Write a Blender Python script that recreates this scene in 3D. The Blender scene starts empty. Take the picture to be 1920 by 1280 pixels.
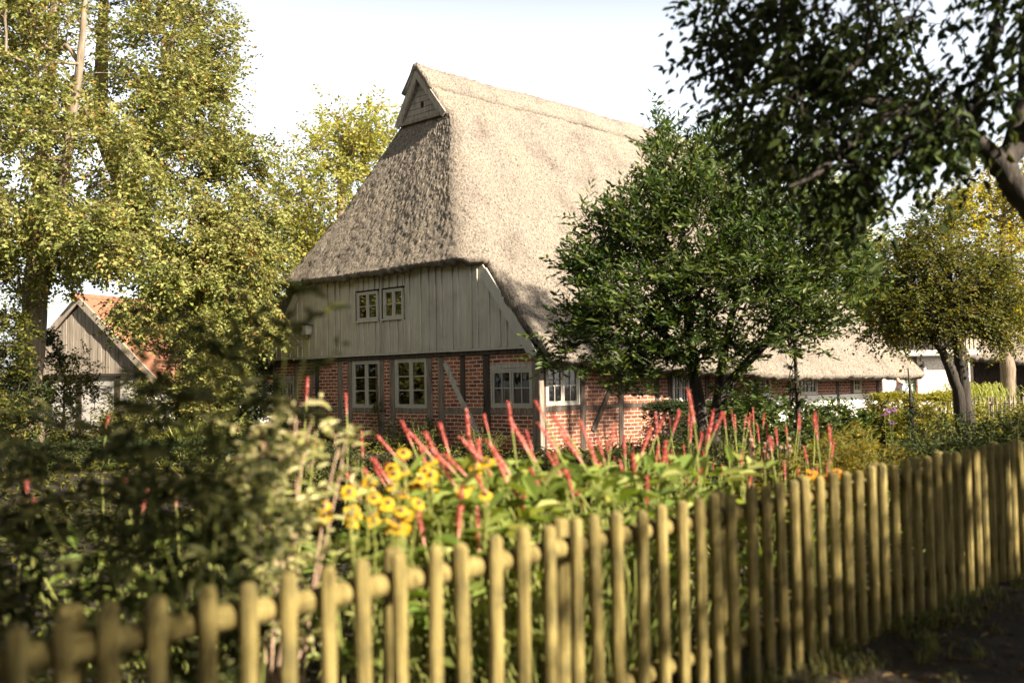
import bpy, bmesh, math, random
import numpy as np
from mathutils import Vector, Matrix, Euler

# ------------------------------------------------------------------ camera, sky, sun, exposure
scene = bpy.context.scene
COL = scene.collection
rad = math.radians
EYE = 1.6
PITCH = math.atan(79 / 1920.0)
ROLL = rad(0.9)
F_PX = 1920.0

_f = np.array([0, math.cos(PITCH), math.sin(PITCH)])
_r0 = np.array([1.0, 0, 0])
_u0 = np.cross(_r0, _f)
_r = _r0 * math.cos(ROLL) - _u0 * math.sin(ROLL)
_u = _u0 * math.cos(ROLL) + _r0 * math.sin(ROLL)
cam_d = bpy.data.cameras.new('camera')
cam = bpy.data.objects.new('camera', cam_d)
COL.objects.link(cam)
M3 = Matrix(((_r[0], _u[0], -_f[0]), (_r[1], _u[1], -_f[1]), (_r[2], _u[2], -_f[2])))
cam.matrix_world = Matrix.Translation((0, 0, EYE)) @ M3.to_4x4()
cam_d.sensor_width = 36
cam_d.lens = 36
cam_d.clip_start = 0.05
cam_d.clip_end = 2000
cam_d.dof.use_dof = True
cam_d.dof.focus_distance = 23.0
cam_d.dof.aperture_fstop = 1.35
scene.camera = cam

SUN_ELEV = rad(34)
SUN_AZ = (0.77, -0.64)            # horizontal direction towards the sun
w = bpy.data.worlds.new('World')
scene.world = w
w.use_nodes = True
nt = w.node_tree
bg = nt.nodes['Background']
sky = nt.nodes.new('ShaderNodeTexSky')
sky.sky_type = 'NISHITA'
sky.sun_disc = False
sky.sun_elevation = SUN_ELEV
sky.sun_rotation = math.atan2(SUN_AZ[0], SUN_AZ[1])
sky.air_density = 1.0
sky.dust_density = 3.0
hs_ = nt.nodes.new('ShaderNodeHueSaturation')      # sky paled, brightened low down and dimmed higher up to cut fill
nt.links.new(sky.outputs[0], hs_.inputs['Color'])
tc_ = nt.nodes.new('ShaderNodeTexCoord')
sp_ = nt.nodes.new('ShaderNodeSeparateXYZ')
nt.links.new(tc_.outputs['Generated'], sp_.inputs[0])
mr_ = nt.nodes.new('ShaderNodeMapRange')
mr_.inputs[1].default_value, mr_.inputs[2].default_value = 0.29, 0.52
mr_.inputs[3].default_value, mr_.inputs[4].default_value = 2.4, 0.08
nt.links.new(sp_.outputs[2], mr_.inputs[0])
nt.links.new(mr_.outputs[0], hs_.inputs['Value'])
hs_.inputs['Saturation'].default_value = 0.32
nt.links.new(hs_.outputs[0], bg.inputs[0])
bg.inputs[1].default_value = 0.05
sd = bpy.data.lights.new('sun', 'SUN')
sd.energy = 5.0
sd.angle = rad(0.5)
sd.color = (1.0, 0.88, 0.72)
so = bpy.data.objects.new('sun', sd)
COL.objects.link(so)
sv = Vector((SUN_AZ[0] * math.cos(SUN_ELEV), SUN_AZ[1] * math.cos(SUN_ELEV), math.sin(SUN_ELEV)))
so.rotation_euler = sv.to_track_quat('Z', 'Y').to_euler()
so.location = (20, -20, 30)
scene.view_settings.view_transform = 'Standard'
scene.view_settings.look = 'None'
scene.view_settings.gamma = 1.0
scene.view_settings.exposure = 1.82
scene.cycles.max_bounces = 6
scene.cycles.transparent_max_bounces = 8
scene.cycles.sample_clamp_indirect = 6

# ------------------------------------------------------------------ small helpers
rng = np.random.default_rng(7)
random.seed(7)


def at(px, py, Y):
    """point at depth Y seen at photo pixel (1920x1280) - used to survey positions"""
    d = _f + _r * (px - 960) / F_PX + _u * (640 - py) / F_PX
    return np.array([0, 0, EYE]) + d * (Y / d[1])


def gz(x, y):
    return np.clip(0.018 * (0.716 * (x + 1.23) + 0.697 * (y - 2.84)), -0.06, 0.12)


def tag(o, label=None, cat=None, group=None, kind=None):
    if label: o['label'] = label
    if cat: o['category'] = cat
    if group: o['group'] = group
    if kind: o['kind'] = kind
    return o


def empty(name, loc=(0, 0, 0), rz=0.0):
    o = bpy.data.objects.new(name, None)
    o.location = loc
    o.rotation_euler = (0, 0, rz)
    COL.objects.link(o)
    return o


def norm(a):
    return a / np.maximum(np.linalg.norm(a, axis=-1, keepdims=True), 1e-9)


class MB:
    """collects verts and faces; build() links them as ONE mesh object"""
    def __init__(s):
        s.v, s.f, s.n, s.sm = [], [], 0, []

    def add(s, v, f, smooth=False):
        v = np.asarray(v, float).reshape(-1, 3)
        f = np.asarray(f, int)
        s.v.append(v)
        s.f.append(f + s.n)
        s.sm.append(smooth)
        s.n += len(v)

    def box(s, a, b, jit=0.0):
        x0, y0, z0 = a
        x1, y1, z1 = b
        v = np.array([[x0, y0, z0], [x1, y0, z0], [x1, y1, z0], [x0, y1, z0], [x0, y0, z1], [x1, y0, z1], [x1, y1, z1], [x0, y1, z1]], float)
        if jit: v += rng.uniform(-jit, jit, v.shape)
        s.add(v, [[0, 3, 2, 1], [4, 5, 6, 7], [0, 1, 5, 4], [1, 2, 6, 5], [2, 3, 7, 6], [3, 0, 4, 7]])

    def bar(s, p, q, wid, dep, up=(0, 1, 0), jit=0.0):
        """rectangular bar from p to q; dep measured along 'up'"""
        p, q, up = np.array(p, float), np.array(q, float), np.array(up, float)
        d = norm(q - p)
        sd_ = norm(np.cross(d, up))
        u_ = np.cross(sd_, d)
        v = []
        for c in (p, q):
            for a, b in ((-1, -1), (1, -1), (1, 1), (-1, 1)):
                v.append(c + sd_ * a * wid / 2 + u_ * b * dep / 2)
        v = np.array(v)
        if jit: v += rng.uniform(-jit, jit, v.shape)
        s.add(v, [[0, 1, 2, 3], [7, 6, 5, 4], [0, 4, 5, 1], [1, 5, 6, 2], [2, 6, 7, 3], [3, 7, 4, 0]])

    def tube(s, pts, radii, n=6, cap=True):
        pts = np.asarray(pts, float)
        radii = np.broadcast_to(np.asarray(radii, float), (len(pts),))
        t = np.gradient(pts, axis=0)
        t = norm(t)
        ref = np.array([0, 0, 1.0]) if abs(t[0][2]) < 0.8 else np.array([1.0, 0, 0])
        a = norm(np.cross(t, ref))
        b = np.cross(t, a)
        an = np.linspace(0, 2 * math.pi, n, endpoint=False)
        ring = (a[:, None] * np.cos(an)[None, :, None] + b[:, None] * np.sin(an)[None, :, None]) * radii[:, None, None] + pts[:, None]
        m = len(pts)
        i = np.arange(m - 1)[:, None] * n
        j = np.arange(n)[None]
        k = (j + 1) % n
        q = np.stack([i + j, i + n + j, i + n + k, i + k], -1).reshape(-1, 4)
        s.add(ring.reshape(-1, 3), q, True)
        if cap:
            s.add(np.vstack([ring[-1], pts[-1:] + t[-1] * radii[-1] * 0.3]), [[c, (c + 1) % n, n] for c in range(n)], True)

    def prism(s, poly, y0, y1):
        """polygon of (x, z) extruded from y0 to y1"""
        n = len(poly)
        v = [[p[0], y0, p[1]] for p in poly] + [[p[0], y1, p[1]] for p in poly]
        base = s.n
        s.v.append(np.array(v, float))
        s.f.append([list(np.arange(n) + base), list(np.arange(n)[::-1] + n + base)])
        s.sm.append(False)
        s.n += 2 * n
        q = [[i, i + n, (i + 1) % n + n, (i + 1) % n] for i in range(n)]
        s.f.append(np.array(q) + base)
        s.v.append(np.zeros((0, 3)))
        s.sm.append(False)

    def mesh(s, name):
        me = bpy.data.meshes.new(name)
        V = np.concatenate(s.v) if s.v else np.zeros((0, 3))
        loops, sizes, sm = [], [], []
        for f, smo in zip(s.f, s.sm):
            if isinstance(f, np.ndarray):
                loops.append(f.reshape(-1))
                sizes.append(np.full(len(f), f.shape[1]))
                sm.append(np.full(len(f), smo))
            else:
                for g in f:
                    loops.append(np.array(g))
                    sizes.append(np.array([len(g)]))
                    sm.append(np.array([smo]))
        L = np.concatenate(loops).astype(np.int32)
        Z = np.concatenate(sizes).astype(np.int32)
        S = np.concatenate(sm).astype(bool)
        me.vertices.add(len(V))
        me.vertices.foreach_set('co', V.astype(np.float32).ravel())
        me.loops.add(len(L))
        me.loops.foreach_set('vertex_index', L)
        me.polygons.add(len(Z))
        me.polygons.foreach_set('loop_start', (np.cumsum(Z) - Z).astype(np.int32))
        me.polygons.foreach_set('loop_total', Z)
        me.polygons.foreach_set('use_smooth', S)
        me.update(calc_edges=True)
        return me

    def build(s, name, mat, parent=None, loc=None):
        me = s.mesh(name)
        me.materials.append(mat)
        o = bpy.data.objects.new(name, me)
        COL.objects.link(o)
        if parent: o.parent = parent
        if loc is not None: o.location = loc
        return o


# ------------------------------------------------------------------ materials
def new_mat(name):
    m = bpy.data.materials.new(name)
    m.use_nodes = True
    return m, m.node_tree, m.node_tree.nodes['Principled BSDF']


def N(nt, t, **kw):
    n = nt.nodes.new(t)
    for k, v in kw.items():
        if k.startswith('i_'):
            n.inputs[k[2:].replace('_', ' ')].default_value = v
        else:
            setattr(n, k, v)
    return n


def ramp(nt, fac, stops):
    r = nt.nodes.new('ShaderNodeValToRGB')
    e = r.color_ramp.elements
    while len(e) < len(stops): e.new(0.5)
    for el, (p, c) in zip(e, stops):
        el.position = p
        el.color = (*c, 1)
    nt.links.new(fac, r.inputs[0])
    return r.outputs[0]


def coords(nt, scale=(1, 1, 1), kind='Object', rot=(0, 0, 0)):
    tc = nt.nodes.new('ShaderNodeTexCoord')
    mp = nt.nodes.new('ShaderNodeMapping')
    mp.inputs['Scale'].default_value = scale
    mp.inputs['Rotation'].default_value = rot
    nt.links.new(tc.outputs[kind], mp.inputs[0])
    return mp.outputs[0]


def noise_mat(name, stops, scale=5, stretch=(1, 1, 1), rough=0.8, bump=0.3, bscale=None, detail=6, dist=0.02, spec=0.3, stain=None):
    m, nt, b = new_mat(name)
    v = coords(nt, stretch)
    n = N(nt, 'ShaderNodeTexNoise', i_Scale=scale, i_Detail=detail, i_Roughness=0.65)
    nt.links.new(v, n.inputs['Vector'])
    c = ramp(nt, n.outputs[0], stops)
    if stain:
        n3 = N(nt, 'ShaderNodeTexNoise', i_Scale=stain[0], i_Detail=4)
        nt.links.new(coords(nt), n3.inputs['Vector'])
        mx = N(nt, 'ShaderNodeMix', data_type='RGBA')
        f = N(nt, 'ShaderNodeMapRange')
        f.inputs[1].default_value, f.inputs[2].default_value = 0.5, 0.72
        f.inputs[4].default_value = stain[2]
        nt.links.new(n3.outputs[0], f.inputs[0])
        nt.links.new(f.outputs[0], mx.inputs[0])
        nt.links.new(c, mx.inputs[6])
        mx.inputs[7].default_value = (*stain[1], 1)
        c = mx.outputs[2]
    nt.links.new(c, b.inputs['Base Color'])
    b.inputs['Roughness'].default_value = rough
    b.inputs['Specular IOR Level'].default_value = spec
    if bump:
        n2 = N(nt, 'ShaderNodeTexNoise', i_Scale=bscale or scale * 3, i_Detail=8)
        nt.links.new(v, n2.inputs['Vector'])
        bp = N(nt, 'ShaderNodeBump', i_Strength=bump, i_Distance=dist)
        nt.links.new(n2.outputs[0], bp.inputs['Height'])
        nt.links.new(bp.outputs[0], b.inputs['Normal'])
    return m


def leaf_mat(name, cols, trans=0.35, rough=0.55, spec=0.2, tcol=None):
    """cols: list of (position, colour) drawn at random per leaf"""
    m, nt, b = new_mat(name)
    g = nt.nodes.new('ShaderNodeNewGeometry')
    c = ramp(nt, g.outputs['Random Per Island'], cols)
    v = coords(nt)
    n = N(nt, 'ShaderNodeTexNoise', i_Scale=0.9, i_Detail=2)
    nt.links.new(v, n.inputs['Vector'])
    hs = nt.nodes.new('ShaderNodeHueSaturation')
    mr = N(nt, 'ShaderNodeMapRange')
    mr.inputs[1].default_value, mr.inputs[2].default_value = 0.3, 0.7
    mr.inputs[3].default_value, mr.inputs[4].default_value = 0.485, 0.515
    nt.links.new(n.outputs[0], mr.inputs[0])
    nt.links.new(mr.outputs[0], hs.inputs['Hue'])
    nt.links.new(c, hs.inputs['Color'])
    c = hs.outputs[0]
    nt.links.new(c, b.inputs['Base Color'])
    b.inputs['Roughness'].default_value = rough
    b.inputs['Specular IOR Level'].default_value = spec
    if trans:
        t = nt.nodes.new('ShaderNodeBsdfTranslucent')
        h2 = nt.nodes.new('ShaderNodeHueSaturation')
        h2.inputs['Hue'].default_value = 0.485
        h2.inputs['Value'].default_value = 1.5
        h2.inputs['Saturation'].default_value = 1.15
        nt.links.new(c, h2.inputs['Color'])
        nt.links.new(h2.outputs[0], t.inputs[0])
        mx = nt.nodes.new('ShaderNodeMixShader')
        mx.inputs[0].default_value = trans
        nt.links.new(b.outputs[0], mx.inputs[1])
        nt.links.new(t.outputs[0], mx.inputs[2])
        nt.links.new(mx.outputs[0], nt.nodes['Material Output'].inputs[0])
    return m


def brick_mat(name, c1, c2, mortar, axis, bw=0.25, bh=0.085, ms=0.012, plinth=None):
    """axis: 'x' wall runs along local x, 'y' along local y"""
    m, nt, b = new_mat(name)
    tc = nt.nodes.new('ShaderNodeTexCoord')
    sp = nt.nodes.new('ShaderNodeSeparateXYZ')
    cb = nt.nodes.new('ShaderNodeCombineXYZ')
    nt.links.new(tc.outputs['Object'], sp.inputs[0])
    nt.links.new(sp.outputs[0 if axis == 'x' else 1], cb.inputs[0])
    nt.links.new(sp.outputs[2], cb.inputs[1])
    wob = N(nt, 'ShaderNodeTexNoise', i_Scale=1.6, i_Detail=4)
    nt.links.new(tc.outputs['Object'], wob.inputs['Vector'])
    va = N(nt, 'ShaderNodeVectorMath', operation='MULTIPLY_ADD')
    nt.links.new(wob.outputs['Color'], va.inputs[0])
    va.inputs[1].default_value = (0.05, 0.035, 0)
    nt.links.new(cb.outputs[0], va.inputs[2])
    br = nt.nodes.new('ShaderNodeTexBrick')
    br.offset = 0.5
    br.inputs['Scale'].default_value = 1.0
    br.inputs['Brick Width'].default_value = bw
    br.inputs['Row Height'].default_value = bh
    br.inputs['Mortar Size'].default_value = ms
    br.inputs['Mortar Smooth'].default_value = 0.25
    br.inputs['Bias'].default_value = -0.1
    br.inputs['Color1'].default_value = (*c1, 1)
    br.inputs['Color2'].default_value = (*c2, 1)
    br.inputs['Mortar'].default_value = (*mortar, 1)
    nt.links.new(va.outputs[0], br.inputs['Vector'])
    n = N(nt, 'ShaderNodeTexNoise', i_Scale=14, i_Detail=6)
    nt.links.new(tc.outputs['Object'], n.inputs['Vector'])
    cc = ramp(nt, n.outputs[0], [(0.3, (0.62, 0.6, 0.58)), (0.7, (1.15, 1.1, 1.05))])
    mx = N(nt, 'ShaderNodeMix', data_type='RGBA', blend_type='MULTIPLY')
    mx.inputs[0].default_value = 1
    nt.links.new(br.outputs[0], mx.inputs[6])
    nt.links.new(cc, mx.inputs[7])
    nt.links.new(mx.outputs[2], b.inputs['Base Color'])
    b.inputs['Roughness'].default_value = 0.9
    b.inputs['Specular IOR Level'].default_value = 0.2
    ad = N(nt, 'ShaderNodeMath', operation='MULTIPLY_ADD')
    nt.links.new(br.outputs['Fac'], ad.inputs[0])
    ad.inputs[1].default_value = -0.6
    nt.links.new(n.outputs[0], ad.inputs[2])
    bp = N(nt, 'ShaderNodeBump', i_Strength=0.6, i_Distance=0.01)
    nt.links.new(ad.outputs[0], bp.inputs['Height'])
    nt.links.new(bp.outputs[0], b.inputs['Normal'])
    return m


def glass_mat(name):
    m, nt, b = new_mat(name)
    nt.nodes.remove(b)
    tr = nt.nodes.new('ShaderNodeBsdfTransparent')
    tr.inputs[0].default_value = (0.5, 0.52, 0.5, 1)
    gl = nt.nodes.new('ShaderNodeBsdfGlossy')
    gl.inputs['Roughness'].default_value = 0.02
    n = N(nt, 'ShaderNodeTexNoise', i_Scale=3.0, i_Detail=2)
    bp = N(nt, 'ShaderNodeBump', i_Strength=0.12, i_Distance=0.02)
    nt.links.new(coords(nt), n.inputs['Vector'])
    nt.links.new(n.outputs[0], bp.inputs['Height'])
    nt.links.new(bp.outputs[0], gl.inputs['Normal'])
    fr = N(nt, 'ShaderNodeFresnel', i_IOR=1.55)
    ad = N(nt, 'ShaderNodeMath', operation='MULTIPLY_ADD')
    ad.inputs[1].default_value = 1.8
    ad.inputs[2].default_value = 0.05
    nt.links.new(fr.outputs[0], ad.inputs[0])
    mx = nt.nodes.new('ShaderNodeMixShader')
    nt.links.new(ad.outputs[0], mx.inputs[0])
    nt.links.new(tr.outputs[0], mx.inputs[1])
    nt.links.new(gl.outputs[0], mx.inputs[2])
    nt.links.new(mx.outputs[0], nt.nodes['Material Output'].inputs[0])
    return m


def thatch_mat(name, dark, mid, light):
    m, nt, b = new_mat(name)
    v = coords(nt, (1, 1, 0.45))
    n1 = N(nt, 'ShaderNodeTexNoise', i_Scale=26, i_Detail=8, i_Roughness=0.75)
    nt.links.new(v, n1.inputs['Vector'])
    c1 = ramp(nt, n1.outputs[0], [(0.38, dark), (0.47, mid), (0.60, light)])
    n2 = N(nt, 'ShaderNodeTexNoise', i_Scale=1.1, i_Detail=5)
    nt.links.new(coords(nt, (1, 1, 0.4)), n2.inputs['Vector'])
    c2 = ramp(nt, n2.outputs[0], [(0.28, (0.66, 0.65, 0.63)), (0.45, (0.95, 0.94, 0.92)), (0.7, (1.10, 1.07, 1.0))])
    mx = N(nt, 'ShaderNodeMix', data_type='RGBA', blend_type='MULTIPLY')
    mx.inputs[0].default_value = 1
    nt.links.new(c1, mx.inputs[6])
    nt.links.new(c2, mx.inputs[7])
    nt.links.new(mx.outputs[2], b.inputs['Base Color'])
    b.inputs['Roughness'].default_value = 0.95
    b.inputs['Specular IOR Level'].default_value = 0.1
    n3 = N(nt, 'ShaderNodeTexNoise', i_Scale=30, i_Detail=6, i_Roughness=0.8)
    nt.links.new(v, n3.inputs['Vector'])
    bp = N(nt, 'ShaderNodeBump', i_Strength=1.0, i_Distance=0.065)
    nt.links.new(n3.outputs[0], bp.inputs['Height'])
    nt.links.new(bp.outputs[0], b.inputs['Normal'])
    return m


M = {}
M['thatch'] = thatch_mat('thatch', (0.048, 0.039, 0.032), (0.235, 0.202, 0.168), (0.38, 0.338, 0.288))
M['ridge'] = thatch_mat('ridge_thatch', (0.075, 0.062, 0.052), (0.25, 0.217, 0.182), (0.38, 0.338, 0.288))
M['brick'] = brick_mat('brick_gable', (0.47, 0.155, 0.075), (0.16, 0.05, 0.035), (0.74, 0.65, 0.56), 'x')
M['brick_side'] = brick_mat('brick_side', (0.30, 0.115, 0.06), (0.15, 0.055, 0.038), (0.42, 0.35, 0.29), 'y')  # same brick toned darker to temper the sun on this wall
M['white_brick'] = brick_mat('white_brick', (0.72, 0.70, 0.66), (0.66, 0.63, 0.58), (0.55, 0.52, 0.48), 'x', ms=0.008)
M['timber'] = noise_mat('old_timber', [(0.25, (0.07, 0.055, 0.042)), (0.5, (0.23, 0.19, 0.15)), (0.75, (0.36, 0.31, 0.25))], 6, (3, 3, 0.35), 0.9, 0.7, 14)
M['timber_dark'] = noise_mat('dark_timber', [(0.3, (0.025, 0.019, 0.015)), (0.7, (0.11, 0.085, 0.068))], 6, (3, 3, 0.35), 0.9, 0.6, 14)
M['timber_pale'] = noise_mat('pale_timber', [(0.25, (0.22, 0.19, 0.15)), (0.5, (0.52, 0.47, 0.40)), (0.75, (0.68, 0.63, 0.56))], 6, (3, 3, 0.6), 0.9, 0.7, 14)
M['cladding'] = noise_mat('grey_green_boards', [(0.25, (0.38, 0.345, 0.265)), (0.55, (0.55, 0.51, 0.41)), (0.8, (0.64, 0.60, 0.50))], 3, (5, 5, 0.35), 0.75, 0.3, 12, stain=(2.2, (0.30, 0.26, 0.19), 0.4))
M['trim'] = noise_mat('grey_paint', [(0.3, (0.43, 0.40, 0.33)), (0.7, (0.54, 0.51, 0.43))], 4, (2, 2, 0.6), 0.6, 0.15, 14)
M['white_trim'] = noise_mat('white_paint', [(0.3, (0.56, 0.54, 0.48)), (0.7, (0.72, 0.70, 0.64))], 4, (2, 2, 0.6), 0.55, 0.12, 14)
M['whitewash'] = noise_mat('whitewash', [(0.3, (0.62, 0.58, 0.52)), (0.7, (0.78, 0.75, 0.69))], 3, rough=0.9, bump=0.3, bscale=20)
M['glass'] = glass_mat('window_glass')
M['black'] = noise_mat('shade_black', [(0.3, (0.01, 0.01, 0.01)), (0.7, (0.02, 0.018, 0.016))], 4, bump=0)  # flat black for hole discs and gap backing, shade put into the colour
M['fence'] = noise_mat('fence_wood', [(0.30, (0.06, 0.044, 0.014)), (0.47, (0.20, 0.155, 0.048)), (0.7, (0.34, 0.275, 0.10))], 8, (6, 6, 0.35), 0.8, 0.7, 16, stain=(9, (0.095, 0.08, 0.03), 0.8))
M['bark'] = noise_mat('bark', [(0.3, (0.07, 0.055, 0.042)), (0.55, (0.17, 0.135, 0.10)), (0.75, (0.27, 0.22, 0.17))], 5, (3, 3, 0.5), 0.9, 0.8, 12)
M['bark_pale'] = noise_mat('pale_bark', [(0.3, (0.10, 0.075, 0.05)), (0.55, (0.22, 0.17, 0.12)), (0.75, (0.33, 0.26, 0.19))], 4, (3, 3, 0.5), 0.9, 0.6, 12)
M['bark_dark'] = noise_mat('dark_bark', [(0.3, (0.02, 0.017, 0.014)), (0.7, (0.07, 0.058, 0.046))], 5, (3, 3, 0.5), 0.9, 0.8, 12)
M['soil'] = noise_mat('soil', [(0.3, (0.018, 0.013, 0.009)), (0.7, (0.05, 0.038, 0.026))], 3, rough=0.95, bump=0.8, bscale=25, dist=0.05)
M['path'] = noise_mat('path_earth', [(0.3, (0.015, 0.011, 0.007)), (0.7, (0.045, 0.033, 0.021))], 2, rough=0.95, bump=0.9, bscale=30, dist=0.05)
M['lawn'] = noise_mat('lawn', [(0.3, (0.05, 0.07, 0.015)), (0.7, (0.10, 0.12, 0.03))], 6, rough=0.9, bump=1.0, bscale=60, dist=0.06)
M['tile'] = noise_mat('red_roof_tile', [(0.3, (0.20, 0.085, 0.05)), (0.7, (0.30, 0.14, 0.085))], 6, rough=0.8, bump=0.3)
M['timber_grey'] = noise_mat('grey_timber', [(0.25, (0.13, 0.11, 0.09)), (0.5, (0.30, 0.265, 0.22)), (0.75, (0.42, 0.38, 0.33))], 6, (3, 3, 0.6), 0.9, 0.7, 14)
M['plank'] = noise_mat('silver_planks', [(0.3, (0.27, 0.22, 0.17)), (0.7, (0.52, 0.45, 0.36))], 4, (5, 5, 0.35), 0.85, 0.4)
M['green_door'] = noise_mat('green_door', [(0.3, (0.30, 0.36, 0.27)), (0.7, (0.42, 0.47, 0.36))], 3, (6, 6, 0.4), 0.6, 0.2)
M['brown_paint'] = noise_mat('brown_paint', [(0.3, (0.10, 0.045, 0.03)), (0.7, (0.17, 0.075, 0.05))], 4, (3, 3, 0.4), 0.6, 0.2)
M['iron'] = noise_mat('black_iron', [(0.3, (0.012, 0.012, 0.012)), (0.7, (0.03, 0.03, 0.03))], 9, rough=0.5, bump=0.1)
M['frosted'] = noise_mat('frosted_glass', [(0.3, (0.7, 0.68, 0.62)), (0.7, (0.8, 0.78, 0.7))], 3, rough=0.3, bump=0)
M['skin'] = noise_mat('skin', [(0.3, (0.55, 0.33, 0.24)), (0.7, (0.62, 0.38, 0.28))], 5, rough=0.6, bump=0)
M['blue_cloth'] = noise_mat('pale_blue_cloth', [(0.3, (0.42, 0.47, 0.62)), (0.7, (0.52, 0.57, 0.70))], 9, rough=0.9, bump=0.2)
M['dark_cloth'] = noise_mat('dark_cloth', [(0.3, (0.03, 0.03, 0.035)), (0.7, (0.06, 0.055, 0.06))], 9, rough=0.9, bump=0.2)
M['hair'] = noise_mat('brown_hair', [(0.3, (0.06, 0.03, 0.015)), (0.7, (0.14, 0.075, 0.035))], 20, rough=0.6, bump=0.3)
M['terracotta'] = noise_mat('terracotta', [(0.3, (0.42, 0.20, 0.11)), (0.7, (0.52, 0.27, 0.16))], 6, bump=0.1)
M['stem_green'] = noise_mat('green_stem', [(0.3, (0.15, 0.18, 0.045)), (0.7, (0.30, 0.30, 0.08))], 6, bump=0)
M['stem_pink'] = noise_mat('pink_stem', [(0.3, (0.30, 0.19, 0.13)), (0.7, (0.50, 0.36, 0.25))], 6, bump=0.1)
M['stem_brown'] = noise_mat('brown_stem', [(0.3, (0.09, 0.06, 0.035)), (0.7, (0.20, 0.14, 0.085))], 6, bump=0.1)

G = lambda a, b, c=None: [(0.0, a), (0.8, b)] + ([(0.97, c)] if c else [])
M['leaf_left'] = leaf_mat('leaf_left', [(0.0, (0.091, 0.114, 0.029)), (0.5, (0.215, 0.231, 0.062)), (0.94, (0.351, 0.338, 0.117)), (0.997, (0.416, 0.234, 0.052))], 0.35)
M['leaf_pale'] = leaf_mat('leaf_pale', [(0.0, (0.195, 0.221, 0.046)), (0.6, (0.338, 0.338, 0.078)), (1.0, (0.442, 0.403, 0.117))], 0.45)
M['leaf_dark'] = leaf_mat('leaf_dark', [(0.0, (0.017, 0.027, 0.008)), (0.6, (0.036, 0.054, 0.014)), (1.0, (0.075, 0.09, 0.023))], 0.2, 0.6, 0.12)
M['leaf_magnolia'] = leaf_mat('leaf_magnolia', [(0.0, (0.026, 0.050, 0.012)), (0.6, (0.066, 0.106, 0.022)), (1.0, (0.144, 0.174, 0.038))], 0.3, 0.5, 0.3)
M['leaf_apple'] = leaf_mat('leaf_apple', [(0.0, (0.045, 0.06, 0.013)), (0.6, (0.115, 0.125, 0.028)), (0.95, (0.21, 0.19, 0.04)), (1.0, (0.32, 0.20, 0.03))], 0.4)
M['leaf_yellow'] = leaf_mat('leaf_yellow', [(0.0, (0.175, 0.188, 0.031)), (0.6, (0.312, 0.294, 0.050)), (1.0, (0.450, 0.362, 0.062))], 0.5)
M['leaf_shrub'] = leaf_mat('leaf_shrub', [(0.0, (0.018, 0.026, 0.008)), (0.6, (0.055, 0.066, 0.020)), (1.0, (0.19, 0.19, 0.07))], 0.35)
M['leaf_shrub_sunlit'] = leaf_mat('leaf_shrub_sunlit', [(0.0, (0.18, 0.20, 0.06)), (0.5, (0.38, 0.38, 0.15)), (1.0, (0.58, 0.55, 0.30))], 0.35)  # shrub leaf with sunlit brightness put into the colour
M['leaf_bistort'] = leaf_mat('leaf_bistort', [(0.0, (0.091, 0.143, 0.026)), (0.6, (0.195, 0.260, 0.052)), (1.0, (0.364, 0.390, 0.130))], 0.4)
M['leaf_bush'] = leaf_mat('leaf_bush', [(0.0, (0.045, 0.055, 0.012)), (0.6, (0.10, 0.105, 0.022)), (1.0, (0.20, 0.18, 0.035))], 0.35)
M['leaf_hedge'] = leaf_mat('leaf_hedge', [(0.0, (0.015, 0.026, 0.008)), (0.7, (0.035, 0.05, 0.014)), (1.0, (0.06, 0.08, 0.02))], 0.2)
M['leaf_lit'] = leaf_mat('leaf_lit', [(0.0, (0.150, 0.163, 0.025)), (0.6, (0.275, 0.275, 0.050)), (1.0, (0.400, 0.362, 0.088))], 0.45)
M['leaf_golden'] = leaf_mat('leaf_golden', [(0.0, (0.10, 0.09, 0.015)), (0.6, (0.20, 0.16, 0.02)), (1.0, (0.36, 0.28, 0.03))], 0.35)
M['grass_blade'] = leaf_mat('grass_blade', [(0.0, (0.05, 0.07, 0.015)), (0.6, (0.12, 0.13, 0.035)), (1.0, (0.22, 0.20, 0.08))], 0.35)
M['pale_grass'] = leaf_mat('pale_grass', [(0.0, (0.20, 0.24, 0.05)), (1.0, (0.40, 0.42, 0.13))], 0.4)
M['red_spike'] = leaf_mat('red_spike', [(0.0, (0.48, 0.09, 0.075)), (0.5, (0.62, 0.19, 0.15)), (1.0, (0.72, 0.40, 0.31))], 0.3)
M['yellow_petal'] = leaf_mat('yellow_petal', [(0.0, (0.50, 0.28, 0.01)), (1.0, (0.62, 0.42, 0.03))], 0.3)
M['orange_petal'] = leaf_mat('orange_petal', [(0.0, (0.62, 0.22, 0.01)), (1.0, (0.70, 0.34, 0.02))], 0.3)
M['purple_petal'] = leaf_mat('purple_petal', [(0.0, (0.25, 0.08, 0.32)), (1.0, (0.42, 0.18, 0.48))], 0.3)
M['seedhead'] = noise_mat('seedhead', [(0.3, (0.16, 0.11, 0.07)), (0.7, (0.36, 0.27, 0.18))], 30, bump=1.0, bscale=60)


# ------------------------------------------------------------------ foliage tools
def rand_dir(shape):
    return norm(rng.normal(size=(*shape, 3)))


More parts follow.
